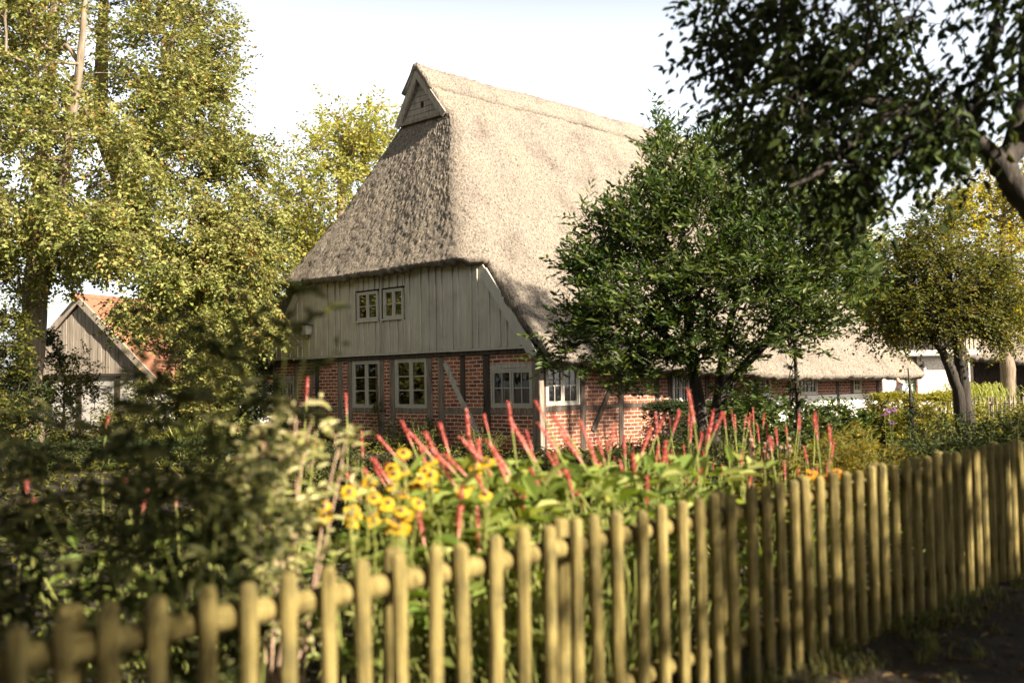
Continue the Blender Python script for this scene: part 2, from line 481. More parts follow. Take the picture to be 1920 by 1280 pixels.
def leaves(mb, P, D, Nn, L, W, fold=0.25, simple=False):
    """one small folded leaf per row of P, D (length axis) and Nn (rough normal)"""
    P, D, Nn = P.reshape(-1, 3), norm(D.reshape(-1, 3)), Nn.reshape(-1, 3)
    n = len(P)
    L = np.broadcast_to(np.asarray(L, float).reshape(-1), (n,))[:, None]
    W = np.broadcast_to(np.asarray(W, float).reshape(-1), (n,))[:, None]
    Sx = norm(np.cross(D, Nn))
    U = np.cross(Sx, D)
    a = np.arange(n)[:, None]
    if simple:
        v = np.stack([P, P + D * L * .45 + Sx * W * .5 + U * W * fold, P + D * L, P + D * L * .45 - Sx * W * .5 + U * W * fold], 1)
        f = np.concatenate([a * 4 + np.array([[0, 1, 2]]), a * 4 + np.array([[0, 2, 3]])])
    else:
        v = np.stack([P, P + D * L * .28 + Sx * W * .42 + U * W * fold, P + D * L * .66 + Sx * W * .40 + U * W * fold - U * L * .05,
                      P + D * L - U * L * .16, P + D * L * .66 - Sx * W * .40 + U * W * fold - U * L * .05, P + D * L * .28 - Sx * W * .42 + U * W * fold], 1)
        f = np.concatenate([a * 6 + np.array([[0, 1, 2, 3]]), a * 6 + np.array([[0, 3, 4, 5]])])
    mb.add(v.reshape(-1, 3), f)


def twig_leaves(mb, A, out, K, m, tl, L, W, droop=0.2, upn=0.9, spread=0.9, simple=False, twigs=None, tr=0.004, along=0.6):
    """K leafy twigs from every tip in A"""
    n = len(A)
    D = norm(out[:, None] * 0.7 + rand_dir((n, K)) * spread + np.array([0, 0, -droop]))
    ln = tl * rng.uniform(0.55, 1.25, (n, K, 1))
    S0 = A[:, None] + rng.normal(size=(n, K, 3)) * tl * 0.22
    t = np.linspace(0.15, 1.0, m)[None, None, :, None]
    P = S0[:, :, None] + D[:, :, None] * ln[:, :, None] * t + np.array([0, 0, -1.0]) * droop * 0.5 * ln[:, :, None] * t ** 2
    side = norm(np.cross(D, np.array([0, 0, 1.0]) + 0.4 * rand_dir((n, K))))
    sgn = np.where(np.arange(m) % 2 == 0, 1.0, -1.0)[None, None, :, None]
    ld = norm(D[:, :, None] * along + side[:, :, None] * sgn * 0.8 + rand_dir((n, K, m)) * 0.35 + np.array([0, 0, -droop * .6]))
    nn = norm(np.array([0, 0, 1.0]) * upn + rand_dir((n, K, m)) * 0.8)
    q = n * K * m
    leaves(mb, P, ld, nn, L * rng.uniform(0.65, 1.2, q), W * rng.uniform(0.7, 1.2, q), simple=simple)
    if twigs is not None:
        a, b = S0.reshape(-1, 3), (S0 + D * ln).reshape(-1, 3)
        sd_ = norm(np.cross(b - a, np.array([0.3, 0.2, 1.0]))) * tr
        up_ = norm(np.cross(sd_, b - a)) * tr
        v = np.stack([a + sd_, a - sd_ * .5 + up_, a - sd_ * .5 - up_, b], 1)
        k = np.arange(len(a))[:, None] * 4
        twigs.add(v.reshape(-1, 3), np.concatenate([k + np.array([[0, 1, 3]]), k + np.array([[1, 2, 3]]), k + np.array([[2, 0, 3]])]), True)


def blob_points(lobes, shell=0.55):
    """points in a union of ellipsoids (cx,cy,cz,rx,ry,rz,n), more of them near the surface"""
    out = []
    for cx, cy, cz, rx, ry, rz, n in lobes:
        d = rand_dir((n,))
        r = rng.uniform(shell, 1.0, (n, 1)) ** 0.6
        r = np.where(rng.random((n, 1)) < 0.2, rng.uniform(0.2, 0.7, (n, 1)), r)
        out.append(np.array([cx, cy, cz]) + d * r * np.array([rx, ry, rz]) * rng.uniform(0.85, 1.12, (n, 1)))
    return np.concatenate(out)


def grow(trunks, tips, bias=0.35, sag=0.12):
    """joins every tip to the nearest wood; returns branch chains (points, radii)"""
    pos, par, cnt = [], [], []
    tr = []
    for pts, rr in trunks:
        prev = -1
        for i, p in enumerate(pts):
            pos.append(np.array(p, float)); par.append(prev); tr.append(rr[i]); prev = len(pos) - 1
    root = np.array(trunks[0][0][0])
    axis = np.array(pos)
    dd = np.min(np.linalg.norm(tips[:, None] - axis[None], axis=2), axis=1)
    chains = []
    for i in np.argsort(dd):
        T = tips[i]
        Q = np.array(pos)
        d = np.linalg.norm(Q - T, axis=1) + bias * np.maximum(0, Q[:, 2] - T[2] + 0.2) * 2.0
        j = int(np.argmin(d))
        a = Q[j]
        L = np.linalg.norm(T - a)
        m1 = a + (T - a) * 0.35 + np.array([0, 0, sag * L]) + rng.normal(size=3) * L * 0.06
        m2 = a + (T - a) * 0.7 + np.array([0, 0, sag * L * 0.8]) + rng.normal(size=3) * L * 0.06
        idx = [j]
        for p in (m1, m2, T):
            pos.append(p); par.append(idx[-1]); tr.append(0); idx.append(len(pos) - 1)
        chains.append(idx)
    cnt = np.zeros(len(pos))
    for c in chains: cnt[c[-1]] += 1
    for i in range(len(pos) - 1, -1, -1):
        if par[i] >= 0: cnt[par[i]] += cnt[i]
    return np.array(pos), chains, cnt


def wood(mb, trunks, pos, chains, cnt, tip_r=0.012, power=0.5, rmax=0.2, seg=5):
    for pts, rr in trunks:
        P = np.array(pts, float)
        # smooth the trunk line
        t = np.linspace(0, len(P) - 1, (len(P) - 1) * 4 + 1)
        Q = np.stack([np.interp(t, np.arange(len(P)), P[:, k]) for k in range(3)], 1)
        R = np.interp(t, np.arange(len(P)), rr)
        for _ in range(2):
            Q[1:-1] = Q[1:-1] * .5 + (Q[:-2] + Q[2:]) * .25
        Q[1:-1] += rng.normal(size=(len(Q) - 2, 3)) * R[1:-1, None] * 0.06
        mb.tube(Q, R * rng.uniform(0.95, 1.06, len(R)), 12)
    for c in chains:
        r = np.minimum(tip_r * np.maximum(cnt[c], 1) ** power, rmax)
        r[0] = min(r[0], r[1] * 1.25)
        mb.tube(pos[c], r, seg)


def centre_out(tips, c):
    return norm(tips - np.array(c))


def tree(name, label, base, trunks, lobes, leaf, barkm, K=6, m=7, tl=0.6, L=0.09, W=0.05, droop=0.25, tip_r=0.012, rmax=0.16,
         cat='tree', group=None, twig=True, simple=True, keep=None, shell=0.55, upn=0.9, sag=0.12, spread=0.9):
    base = np.array(base, float)
    root = empty(name, base)
    tag(root, label, cat, group)
    tips = blob_points(lobes, shell)
    if keep is not None: tips = tips[keep(tips)]
    pos, chains, cnt = grow(trunks, tips, sag=sag)
    wm = MB()
    wood(wm, trunks, pos, chains, cnt, tip_r, 0.5, rmax)
    c = np.average(np.array([l[:3] for l in lobes]), axis=0, weights=[l[6] for l in lobes])
    lm = MB()
    out = centre_out(tips, c - np.array([0, 0, 0.5]))
    twig_leaves(lm, tips, out, K, m, tl, L, W, droop, simple=simple, twigs=wm if twig else None, upn=upn, spread=spread)
    for mbx in (wm, lm):
        mbx.v = [v - base for v in mbx.v]
    wm.build('trunk', barkm, root)
    lm.build('crown', leaf, root)
    return root


def shrub(name, label, base, rx, ry, h, n_stem, leaf, stemm, K=3, m=7, tl=0.25, L=0.07, W=0.03, droop=0.1, cat='shrub', group=None,
          nodes=4, low=0.1, simple=True, lean=(0, 0), stem_r=0.008, flare=1.0, upn=0.7, spread=0.9):
    base = np.array(base, float)
    root = empty(name, base)
    tag(root, label, cat, group)
    sm, lm = MB(), MB()
    tips, outs = [], []
    for i in range(n_stem):
        a = rng.uniform(0, 2 * math.pi)
        q = math.sqrt(rng.uniform(0, 1))
        top = np.array([rx * q * math.cos(a) * flare + lean[0], ry * q * math.sin(a) * flare + lean[1], h * rng.uniform(0.6, 1.0) * (1 - 0.35 * q * q)])
        foot = np.array([rx * q * math.cos(a), ry * q * math.sin(a), 0]) * rng.uniform(0.15, 0.5)
        mid = foot + (top - foot) * 0.5 + rng.normal(size=3) * np.array([rx, ry, h * .3]) * 0.10
        t = np.linspace(0, 1, 7)[:, None]
        pts = foot * (1 - t) ** 2 + mid * 2 * t * (1 - t) + top * t * t
        sm.tube(pts, np.linspace(stem_r, stem_r * .35, 7), 5)
        for tt in np.linspace(low, 1.0, nodes):
            tips.append(foot * (1 - tt) ** 2 + mid * 2 * tt * (1 - tt) + top * tt * tt)
            outs.append(norm((top - foot) * 0.6 + np.array([math.cos(a), math.sin(a), 0.2]) * 0.4))
    twig_leaves(lm, np.array(tips), np.array(outs), K, m, tl, L, W, droop, simple=simple, twigs=sm, tr=stem_r * .3, upn=upn, spread=spread)
    sm.build('stems', stemm, root)
    lm.build('foliage', leaf, root)
    return root


def grass_tuft(mb, base, n, h, spread, wid=0.008, bend=0.5):
    a = rng.uniform(0, 2 * math.pi, n)
    hh = h * rng.uniform(0.5, 1.0, n)
    b = np.stack([rng.normal(0, spread * .3, n), rng.normal(0, spread * .3, n), np.zeros(n)], 1) + base
    d = np.stack([np.cos(a), np.sin(a), np.zeros(n)], 1)
    s = np.stack([-np.sin(a), np.cos(a), np.zeros(n)], 1) * wid
    k = rng.uniform(0.2, 1.0, n)[:, None] * spread
    p1 = b + np.array([0, 0, 1]) * hh[:, None] * .55 + d * k * .3
    p2 = b + np.array([0, 0, 1]) * hh[:, None] * (1 - bend * .3) + d * k * .8
    p3 = b + np.array([0, 0, 1]) * hh[:, None] * (1 - bend * .5) + d * k * 1.2
    v = np.stack([b - s, b + s, p1 + s * .9, p1 - s * .9, p2 + s * .6, p2 - s * .6, p3], 1)
    i = np.arange(n)[:, None] * 7
    mb.add(v.reshape(-1, 3), np.concatenate([i + np.array([[0, 1, 2, 3]]), i + np.array([[3, 2, 4, 5]])]))
    mb.add(v.reshape(-1, 3), i + np.array([[5, 4, 6]]))


# ------------------------------------------------------------------ ground and path
def sheet(name, xs, ys, dz, mat, inside=None, rough=0.0):
    X, Y = np.meshgrid(xs, ys)
    Z = gz(X, Y) + dz
    if rough: Z = Z + rng.normal(0, rough, Z.shape)
    mb = MB()
    nx, ny = len(xs), len(ys)
    i = np.arange(ny - 1)[:, None] * nx + np.arange(nx - 1)[None]
    f = np.stack([i, i + 1, i + nx + 1, i + nx], -1).reshape(-1, 4)
    mb.add(np.stack([X, Y, Z], -1).reshape(-1, 3), f, True)
    o = mb.build(name, mat)
    tag(o, kind='structure')
    return o


def fpos(s_, o_, z_):
    """s_ metres along the fence, o_ metres into the garden"""
    p = F0 + FD * s_ + FN * o_
    return (p[0], p[1], z_)


FD = np.array([0.716, 0.697])     # direction of the fence
FN = np.array([-0.697, 0.716])    # towards the garden
F0 = np.array([-1.235, 2.84])
ax_ = np.concatenate([np.linspace(-220, -20, 12), np.linspace(-19, 24, 110), np.linspace(26, 220, 12)])
ay_ = np.concatenate([np.linspace(-60, -3, 12), np.linspace(-2.5, 50, 120), np.linspace(54, 320, 14)])
sheet('ground', ax_, ay_, 0.0, M['soil'])
# path of trodden earth in front of the fence
mb = MB()
ss = np.linspace(-8, 26, 120)
tt = np.linspace(-3.2, -0.25, 30)
Sg, Tg = np.meshgrid(ss, tt)
PX = F0[0] + FD[0] * Sg + FN[0] * Tg
PY = F0[1] + FD[1] * Sg + FN[1] * Tg
PZ = gz(PX, PY) + 0.012 + np.abs(rng.normal(0, 0.004, PX.shape))
i = np.arange(29)[:, None] * 120 + np.arange(119)[None]
mb.add(np.stack([PX, PY, PZ], -1).reshape(-1, 3), np.stack([i, i + 1, i + 121, i + 120], -1).reshape(-1, 4), True)
tag(mb.build('path', M['path']), kind='structure')
# lawn beyond the beds at the left of the house
mb = MB()
xs, ys = np.linspace(-22, -7.0, 60), np.linspace(19.5, 27, 40)
Xg, Yg = np.meshgrid(xs, ys)
i = np.arange(39)[:, None] * 60 + np.arange(59)[None]
mb.add(np.stack([Xg, Yg, gz(Xg, Yg) + 0.01 + np.abs(rng.normal(0, .01, Xg.shape))], -1).reshape(-1, 3), np.stack([i, i + 1, i + 61, i + 60], -1).reshape(-1, 4), True)
tag(mb.build('lawn', M['lawn']), kind='structure')

# ------------------------------------------------------------------ the thatched house
HA = rad(44.5)
HC = (0.49, 21.0, 0.1)
house = empty('thatched_house', HC, -HA)
tag(house, 'half-timbered brick house with a tall thatched roof and grey boarded gable', 'house')
LEN, WID = 16.1, 9.75
XR = -4.87


def hw(z):
    return np.interp(z, [1.5, 1.9, 2.6, 4.2, 6.0, 8.1, 9.38], [6.0, 5.72, 5.05, 3.58, 2.36, 1.04, 0.04])


def hwl(z):
    return hw(z) + np.interp(z, [2.0, 4.2, 4.8, 6.0], [0.25, 0.42, 0.20, 0.0])


def hy(z):
    return np.interp(z, [4.1, 4.5, 6.0, 8.2, 9.4], [-0.66, -0.42, 0.33, 1.33, 1.8])


def hb(z):
    return np.interp(z, [1.5, 9.4], [16.75, 13.0])


def hump(v, k, seed):
    r_ = np.random.default_rng(seed)
    out = np.zeros(len(v))
    for _ in range(9):
        d = r_.normal(size=3) * k
        out += np.sin(v @ d + r_.uniform(0, 6.3))
    return out / 4.5


def build_roof():
    tsd = np.concatenate([np.linspace(0, 1, 230)])
    nl = 70
    zs = np.linspace(4.17, 8.14, 92)
    rows = []
    for z in zs:
        ww, wl, yf, yb = hw(z), hwl(z), hy(z), hb(z)
        rc = np.interp(z, [4.17, 8.14], [0.55, 0.16])
        yb_ = yb
        L = [(XR - wl, yb_ + (yf + rc - yb_) * t) for t in np.linspace(0, 1, nl)]
        A1 = [(XR - wl + rc - rc * math.cos(a), yf + rc - rc * math.sin(a)) for a in np.linspace(0, math.pi / 2, 16)[1:-1]]
        Fr = [(XR - wl + rc + (wl + ww - 2 * rc) * t, yf - 0.0) for t in np.linspace(0, 1, 130)]
        A2 = [(XR + ww - rc + rc * math.sin(a), yf + rc - rc * math.cos(a)) for a in np.linspace(0, math.pi / 2, 16)[1:-1]]
        R = [(XR + ww, yf + rc + (yb_ - yf - rc) * t) for t in tsd]
        rows.append([(x, y, z) for x, y in L + A1 + Fr + A2 + R])
    rows = np.array(rows)
    # the hip eave dips a little to its corners and runs on into the verges
    nc = rows.shape[1]
    V = [rows.reshape(-1, 3)]
    i = np.arange(len(zs) - 1)[:, None] * nc + np.arange(nc - 1)[None]
    Fc = [np.stack([i, i + 1, i + nc + 1, i + nc], -1).reshape(-1, 4)]
    n = rows.shape[0] * nc

    def strip(cols, sign, tvals, zf, yfront, base_row, flip):
        nonlocal n
        k = len(cols)
        rws = []
        for t in tvals:
            rr = []
            for q, c in enumerate(cols):
                x0, y0, z0 = rows[base_row][c]
                u = q / (k - 1) if sign > 0 else 1 - q / (k - 1)
                y = y0
                z = zf(t, y0)
                yfr = yfront(t)
                yb_ = hb(z)
                y = yfr + (yb_ - yfr) * u
                z = zf(t, y)
                rr.append((XR + (hw(z) if sign > 0 else -hwl(z)), y, z))
            rws.append(rr)
        rws = np.array(rws)
        V.append(rws.reshape(-1, 3))
        top = base_row * nc + np.array(cols)
        g = n + np.arange(len(tvals))[:, None] * k + np.arange(k)[None]
        g = np.vstack([top[None], g])
        a, b, c_, d = g[:-1, :-1], g[:-1, 1:], g[1:, 1:], g[1:, :-1]
        q = np.stack([a, d, c_, b] if not flip else [a, b, c_, d], -1).reshape(-1, 4)
        Fc.append(q)
        n += rws.shape[0] * k

    cR = list(range(nc - 230, nc))
    cL = list(range(0, nl))

    def z_low(t, y):
        ze = 2.02 - 0.055 * np.clip(y - 0.6, 0, 8.0)
        return 4.17 + (ze - 4.17) * t
    tl = np.linspace(0, 1, 50)[1:]
    yf_low = lambda t: -0.08 - 0.14 * min(1, t * 3.0)
    strip(cR, 1, tl, z_low, yf_low, 0, False)
    strip(cL, -1, tl, z_low, yf_low, 0, False)
    zt = lambda t, y: 8.14 + (9.38 - 8.14) * t
    tu = np.linspace(0, 1, 26)[1:]
    yf_up = lambda t: 1.14 - 0.12 * t
    strip(cR, 1, tu, zt, yf_up, len(zs) - 1, True)
    strip(cL, -1, tu, zt, yf_up, len(zs) - 1, True)
    # full hip at the far end, down to the eave
    zz = np.linspace(1.62, 9.38, 60)
    e = np.array([[(XR + hw(z) * s_, hb(z), z) for s_ in np.linspace(1, -1, 60)] for z in zz])
    V.append(e.reshape(-1, 3))
    i = np.arange(59)[:, None] * 60 + np.arange(59)[None] + n
    Fc.append(np.stack([i, i + 1, i + 61, i + 60], -1).reshape(-1, 4))
    n += e.shape[0] * e.shape[1]
    V = np.concatenate(V)
    Fq = np.concatenate(Fc)
    me = bpy.data.meshes.new('roof')
    me.from_pydata(V.tolist(), [], Fq.tolist())
    bm = bmesh.new()
    bm.from_mesh(me)
    bmesh.ops.remove_doubles(bm, verts=bm.verts, dist=0.004)
    bmesh.ops.recalc_face_normals(bm, faces=bm.faces)
    bm.verts.ensure_lookup_table()
    bm.normal_update()
    s = sum(f.normal.z * f.calc_area() for f in bm.faces)
    if s < 0:
        bmesh.ops.reverse_faces(bm, faces=bm.faces)
        bm.normal_update()
    co = np.array([v.co for v in bm.verts])
    no = np.array([v.normal for v in bm.verts])
    dsp = hump(co, 1.3, 1) * 0.035 + hump(co, 4.5, 2) * 0.007 + hump(co * np.array([1, 1, .35]), 24, 3) * 0.007 + rng.normal(0, 0.010, len(co))
    isb = np.array([v.is_boundary for v in bm.verts])
    dsp = np.where(isb, dsp * .35, dsp)
    co2 = co + no * dsp[:, None]
    # shaggy cut edge
    co2[isb] += rng.normal(0, 0.005, (isb.sum(), 3))
    for v, c in zip(bm.verts, co2): v.co = c
    bm.to_mesh(me)
    bm.free()
    for p in me.polygons: p.use_smooth = True
    me.materials.append(M['thatch'])
    o = bpy.data.objects.new('roof', me)
    COL.objects.link(o)
    o.parent = house
    md = o.modifiers.new('thickness', 'SOLIDIFY')
    md.thickness = 0.22
    md.offset = -1
    md.use_flat_faces = True
    return o


roof = build_roof()
# ridge capping: a thicker band of thatch saddled over the ridge
mb = MB()
ys = np.linspace(0.98, 13.1, 170)
prof = [(-0.55, 8.80), (-0.40, 9.02), (-0.22, 9.26), (-0.06, 9.43), (0.06, 9.44), (0.22, 9.27), (0.40, 9.03), (0.55, 8.80)]
g = np.array([[(XR + px_, y, pz_ + 0.0) for px_, pz_ in prof] for y in ys])
g += np.stack([rng.normal(0, .010, g.shape[:2]), rng.normal(0, .004, g.shape[:2]), rng.normal(0, .013, g.shape[:2])], -1)
g[:, :, 2] += (0.02 * np.sin(ys * 1.1 + 1) + 0.012 * np.sin(ys * 2.9))[:, None]
k = len(prof)
i = np.arange(len(ys) - 1)[:, None] * k + np.arange(k - 1)[None]
mb.add(g.reshape(-1, 3), np.stack([i, i + k, i + k + 1, i + 1], -1).reshape(-1, 4)[:, ::-1], True)
rc_ = mb.build('roof_ridge', M['ridge'], house)
md = rc_.modifiers.new('thickness', 'SOLIDIFY'); md.thickness = 0.12; md.offset = 1 if False else -1

# gable vent triangle under the ridge
vent = MB()
ap = (XR, 9.16)
hb_, z0_ = 0.84, 8.13
zz = np.linspace(z0_, ap[1] - 0.02, 8)
for a, b in zip(zz[:-1], zz[1:]):
    wa, wb_ = hb_ * (ap[1] - a) / (ap[1] - z0_), hb_ * (ap[1] - b + 0.012) / (ap[1] - z0_)
    yy = 1.20 + rng.uniform(-.004, .004)
    vent.prism([(XR - wa, a), (XR + wa, a), (XR + wb_, b - 0.012), (XR - wb_, b - 0.012)], yy, yy + 0.03)
vo = vent.build('gable_vent', M['timber_grey'], house)
hole = MB()
an = np.linspace(0, 2 * math.pi, 20, endpoint=False)
hole.prism([(XR + 0.0 + 0.055 * math.cos(a), 8.48 + 0.085 * math.sin(a)) for a in an], 1.188, 1.20)
hole.build('vent_hole', M['black'], vo)  # black disc on the boards stands for the dark opening
for sg in (-1, 1):
    bb = MB()
    bb.bar((XR + sg * 0.90, 1.11, z0_ - 0.08), (XR - sg * 0.02, 1.02, 9.26), 0.16, 0.05, jit=.006)
    bb.build('barge_board', M['timber_grey'], house)
tb = MB()
tb.bar((XR - 0.84, 1.16, z0_ - 0.03), (XR + 0.84, 1.16, z0_ - 0.03), 0.07, 0.06, up=(0, 1, 0))
tb.build('vent_sill', M['timber'], house)


# boarded gable
JZ = 2.27
YB = -0.13
mb = MB()
xs, x = [], -9.62
while x < -0.02:
    xs.append(x)
    x += rng.choice([0.20, 0.24, 0.27, 0.31, 0.36, 0.41])
xs.append(-0.02)


def slope_top(x):
    # underside of the thatch over the gable
    h = abs(x - XR)
    return float(np.interp(h, [2.9, 3.35, 4.75, 4.95], [4.55, 4.2, 2.45, 2.27]))


AW = [(-5.83, -5.02), (-4.80, -4.07)]
AZ0, AZ1 = 3.08, 3.77


def board(x0, x1, y0, y1, z0=None):
    lo = JZ if z0 is None else z0
    spans = [(lo, None)]
    for a, b in AW:
        if x1 > a - 0.04 and x0 < b + 0.04:
            spans = [(lo, AZ0 - 0.05), (AZ1 + 0.045, None)]
    for s0, s1 in spans:
        if s1 is None:
            ta, tb_ = slope_top(x0), slope_top(x1)
            if max(ta, tb_) <= s0 + 0.02: continue
            mb.prism([(x0, s0), (x1, s0), (x1, max(tb_, s0 + .01)), (x0, max(ta, s0 + .01))], y0, y1)
        else:
            mb.prism([(x0, s0), (x1, s0), (x1, s1), (x0, s1)], y0, y1)


cuts = sorted(set([round(v, 3) for v in xs] + [a - 0.04 for a, b in AW] + [b + 0.04 for a, b in AW]))
for a, b in zip(cuts[:-1], cuts[1:]):
    if b - a < 0.03: continue
    dy = rng.uniform(-0.006, 0.006)
    board(a + 0.012, b - 0.052, YB + dy, YB + 0.03 + dy)  # gap beside each batten left wide to imitate its shadow line
for c in cuts:
    wd = rng.uniform(0.018, 0.026)
    board(c - wd, c + wd, YB - 0.040, YB - 0.007, z0=JZ + rng.uniform(0.0, 0.012))
cl = mb.build('gable_boarding', M['cladding'], house)
bk_ = MB()
for a, b in ((-9.6, -5.84), (-5.01, -4.81), (-4.06, -.05)):
    pz = [(q, slope_top(q) - .03) for q in np.linspace(b, a, 30)]
    bk_.prism([(a, JZ + .01), (b, JZ + .01)] + pz, YB + .055, YB + .085)
bk_.build('boarding_back', M['black'], house)  # black sheet behind the gaps, standing in for batten shadow
dl = MB()
for a, b in zip(np.linspace(-9.68, -0.02, 9)[:-1], np.linspace(-9.68, -0.02, 9)[1:]):
    dl.box((a + .001, YB - 0.055, JZ - 0.05 + rng.uniform(-.004, .004)), (b - .001, YB + 0.02, JZ - 0.002))
dl.build('drip_board', M['trim'], house)
for sg in (-1, 1):
    vb = MB()
    xa, xb = XR + sg * 3.52, XR + sg * 5.02
    vb.bar((xa, -0.17, 3.90), (xb, -0.22, 2.06), 0.23, 0.045)
    vb.build('verge_board', M['trim'], house)
# dark jetty beam
jb = MB()
jb.box((-9.72, -0.09, 2.13), (0.0, 0.12, 2.215), .004)
jb.build('jetty_beam', M['timber_dark'], house)


def wall_holes(mb, u0, u1, z0, z1, holes, put):
    us = sorted(set([u0, u1] + [h[0] for h in holes] + [h[1] for h in holes]))
    for a, b in zip(us[:-1], us[1:]):
        hs = sorted([(h[2], h[3]) for h in holes if h[0] <= a + 1e-6 and h[1] >= b - 1e-6])
        z = z0
        for s0, s1 in hs:
            if s0 > z: put(a, b, z, s0)
            z = s1
        if z < z1: put(a, b, z, z1)


GW = [(-9.59, -8.82, 1.0, 1.67, 2, 2, 'sm'), (-6.24, -5.15, 0.97, 2.12, 1, 3, 'lg'), (-4.57, -3.43, 0.97, 2.12, 1, 3, 'lg'), (-1.34, -0.12, 1.0, 1.82, 2, 2, 'sm')]
bw = MB()
wall_holes(bw, -9.74, -0.02, -0.05, 2.2, [g_[:4] for g_ in GW], lambda a, b, c, d: bw.box((a, 0.0, c), (b, 0.14, d)))
bwo = bw.build('brick_wall', M['brick'], house)
SW = [(0.28, 1.34, 1.03, 1.86, 2, 2), (4.72, 5.40, 0.95, 1.72, 2, 2), (8.58, 9.20, 1.06, 1.60, 1, 2), (10.80, 11.75, 1.05, 1.56, 2, 2), (14.0, 14.5, 1.06, 1.52, 2, 2)]
bs = MB()
wall_holes(bs, 0.16, 15.9, -0.05, 2.05, [g_[:4] for g_ in SW], lambda a, b, c, d: bs.box((-0.14, a, c), (0.0, b, min(d, 2.05))))
bs.build('brick_wall', M['brick_side'], house)['label'] = 'sunlit long side wall of orange brick'
bk = MB()
bk.box((-9.74, 0.145, -0.05), (-9.6, 15.9, 2.2))
bk.box((-9.6, 15.76, -0.05), (-0.145, 15.9, 2.2))
bk.box((-9.6, 0.145, 2.24), (-0.145, 15.75, 2.28))
bk.box((-9.6, 5.0, 0.0), (-0.145, 5.1, 2.23))
bk.box((-9.6, 0.145, -0.04), (-0.145, 15.75, 0.02))
bk.build('inner_walls', M['timber_dark'], house)
pl = MB()
for a, b in ((8.58, 10.1), (10.22, 12.86), (13.06, 15.52)):
    pl.box((0.004, a, -0.05), (0.03, b, 1.03 + rng.uniform(-.02, .02)))
pl.build('plinth', M['whitewash'], house)


def part_bar(name, mat, p, q, wid, dep, up=(0, 1, 0), jit=0.01):
    b = MB()
    p, q = np.array(p, float), np.array(q, float)
    # slightly wavy hand-hewn timber: a few segments
    n = max(2, int(np.linalg.norm(q - p) / 0.45) + 1)
    u_ = norm(np.array(up, float))
    d = norm(q - p)
    sdv = norm(np.cross(d, u_))
    rings = []
    for i_ in range(n):
        c = p + (q - p) * i_ / (n - 1)
        ww = wid * rng.uniform(0.92, 1.08)
        off = rng.normal(0, jit * 0.6)
        rings.append([c + sdv * (a * ww / 2 + off) + u_ * bb * dep / 2 + rng.normal(0, .002, 3) for a, bb in ((-1, -1), (-.8, -1.12), (.8, -1.12), (1, -1), (1, 1), (-1, 1))])
    V = np.array(rings).reshape(-1, 3)
    fs = []
    for i_ in range(n - 1):
        for j in range(6):
            k_ = (j + 1) % 6
            fs.append([i_ * 6 + j, i_ * 6 + k_, i_ * 6 + 6 + k_, i_ * 6 + 6 + j])
    b.add(V, fs)
    b.add(np.array(rings[0]), [[0, 5, 2, 1]]); b.add(np.array(rings[-1]), [[0, 1, 2, 5]])
    return b.build(name, mat, house)


T, TD, TP = M['timber'], M['timber_dark'], M['timber_pale']
yc, dp = 0.045, 0.12
for x0, x1, z0, z1, mt in ((-9.80, -9.62, -.05, 2.13, T), (-8.78, -8.63, -.05, 2.13, T), (-7.83, -7.66, -.05, 2.13, TD), (-6.84, -6.64, -.05, 2.13, T), (-6.43, -6.25, -.05, 2.13, T),
                       (-5.14, -4.99, -.05, 2.13, T), (-4.76, -4.58, -.05, 2.13, T), (-3.42, -3.24, -.05, 2.13, T), (-3.04, -2.84, -.05, 2.13, T), (-2.29, -2.14, 1.05, 2.13, TD),
                       (-1.56, -1.36, -.05, 2.13, TD), (-0.11, 0.11, -.05, 2.13, T)):
    part_bar('timber_post', mt, ((x0 + x1) / 2, yc, z0), ((x0 + x1) / 2, yc, z1), x1 - x0, dp)
for x0, x1 in ((-9.6, -8.79), (-8.62, -7.84), (-7.65, -6.85), (-6.24, -5.15), (-4.57, -3.43), (-2.83, -1.57), (-1.35, -.12)):
    part_bar('timber_rail', T, (x0, yc + .003, 0.915), (x1, yc + .003, 0.925), 0.11, dp)
part_bar('window_lintel', TP, (-1.35, yc + .003, 1.865), (-.12, yc + .003, 1.872), 0.09, dp)
part_bar('window_lintel', TP, (-9.6, yc + .003, 1.735), (-8.79, yc + .003, 1.735), 0.12, dp)
part_bar('timber_brace', TP, (-2.80, yc - .02, 1.98), (-1.72, yc - .02, 0.38), 0.13, dp)
part_bar('timber_brace', T, (-7.86, yc - .02, 1.85), (-8.25, yc - .02, 0.75), 0.12, dp)
part_bar('sill_beam', TD, (-9.6, yc + .004, 0.03), (-.12, yc + .004, 0.03), 0.14, dp)
# side wall
xc = -0.045
part_bar('timber_post', TD, (xc, 0.18, -.05), (xc, 0.18, 2.0), 0.16, dp, up=(1, 0, 0))
for y0, y1 in ((1.35, 1.52), (2.66, 2.83), (4.0, 4.17), (4.55, 4.70), (6.08, 6.27), (7.3, 7.45), (8.38, 8.56), (10.1, 10.25), (12.87, 13.05), (13.8, 13.95), (15.52, 15.7)):
    part_bar('timber_post', TD, (xc, (y0 + y1) / 2, -.05), (xc, (y0 + y1) / 2, 1.95), y1 - y0, dp, up=(1, 0, 0))
for y0, y1 in ((.26, 1.34), (1.53, 2.65), (2.84, 3.99), (4.18, 4.54), (4.71, 6.07), (6.28, 7.29), (7.46, 8.37)):
    part_bar('timber_rail', TD, (xc - .003, y0, 0.96), (xc - .003, y1, 0.97), 0.11, dp, up=(1, 0, 0))
part_bar('timber_brace', TD, (xc + .02, 2.62, 1.75), (xc + .02, 1.75, 0.45), 0.12, dp, up=(1, 0, 0))
part_bar('eave_beam', TD, (xc + .03, 0.1, 1.98), (xc + .03, 7.5, 1.62), 0.14, 0.2, up=(1, 0, 0))
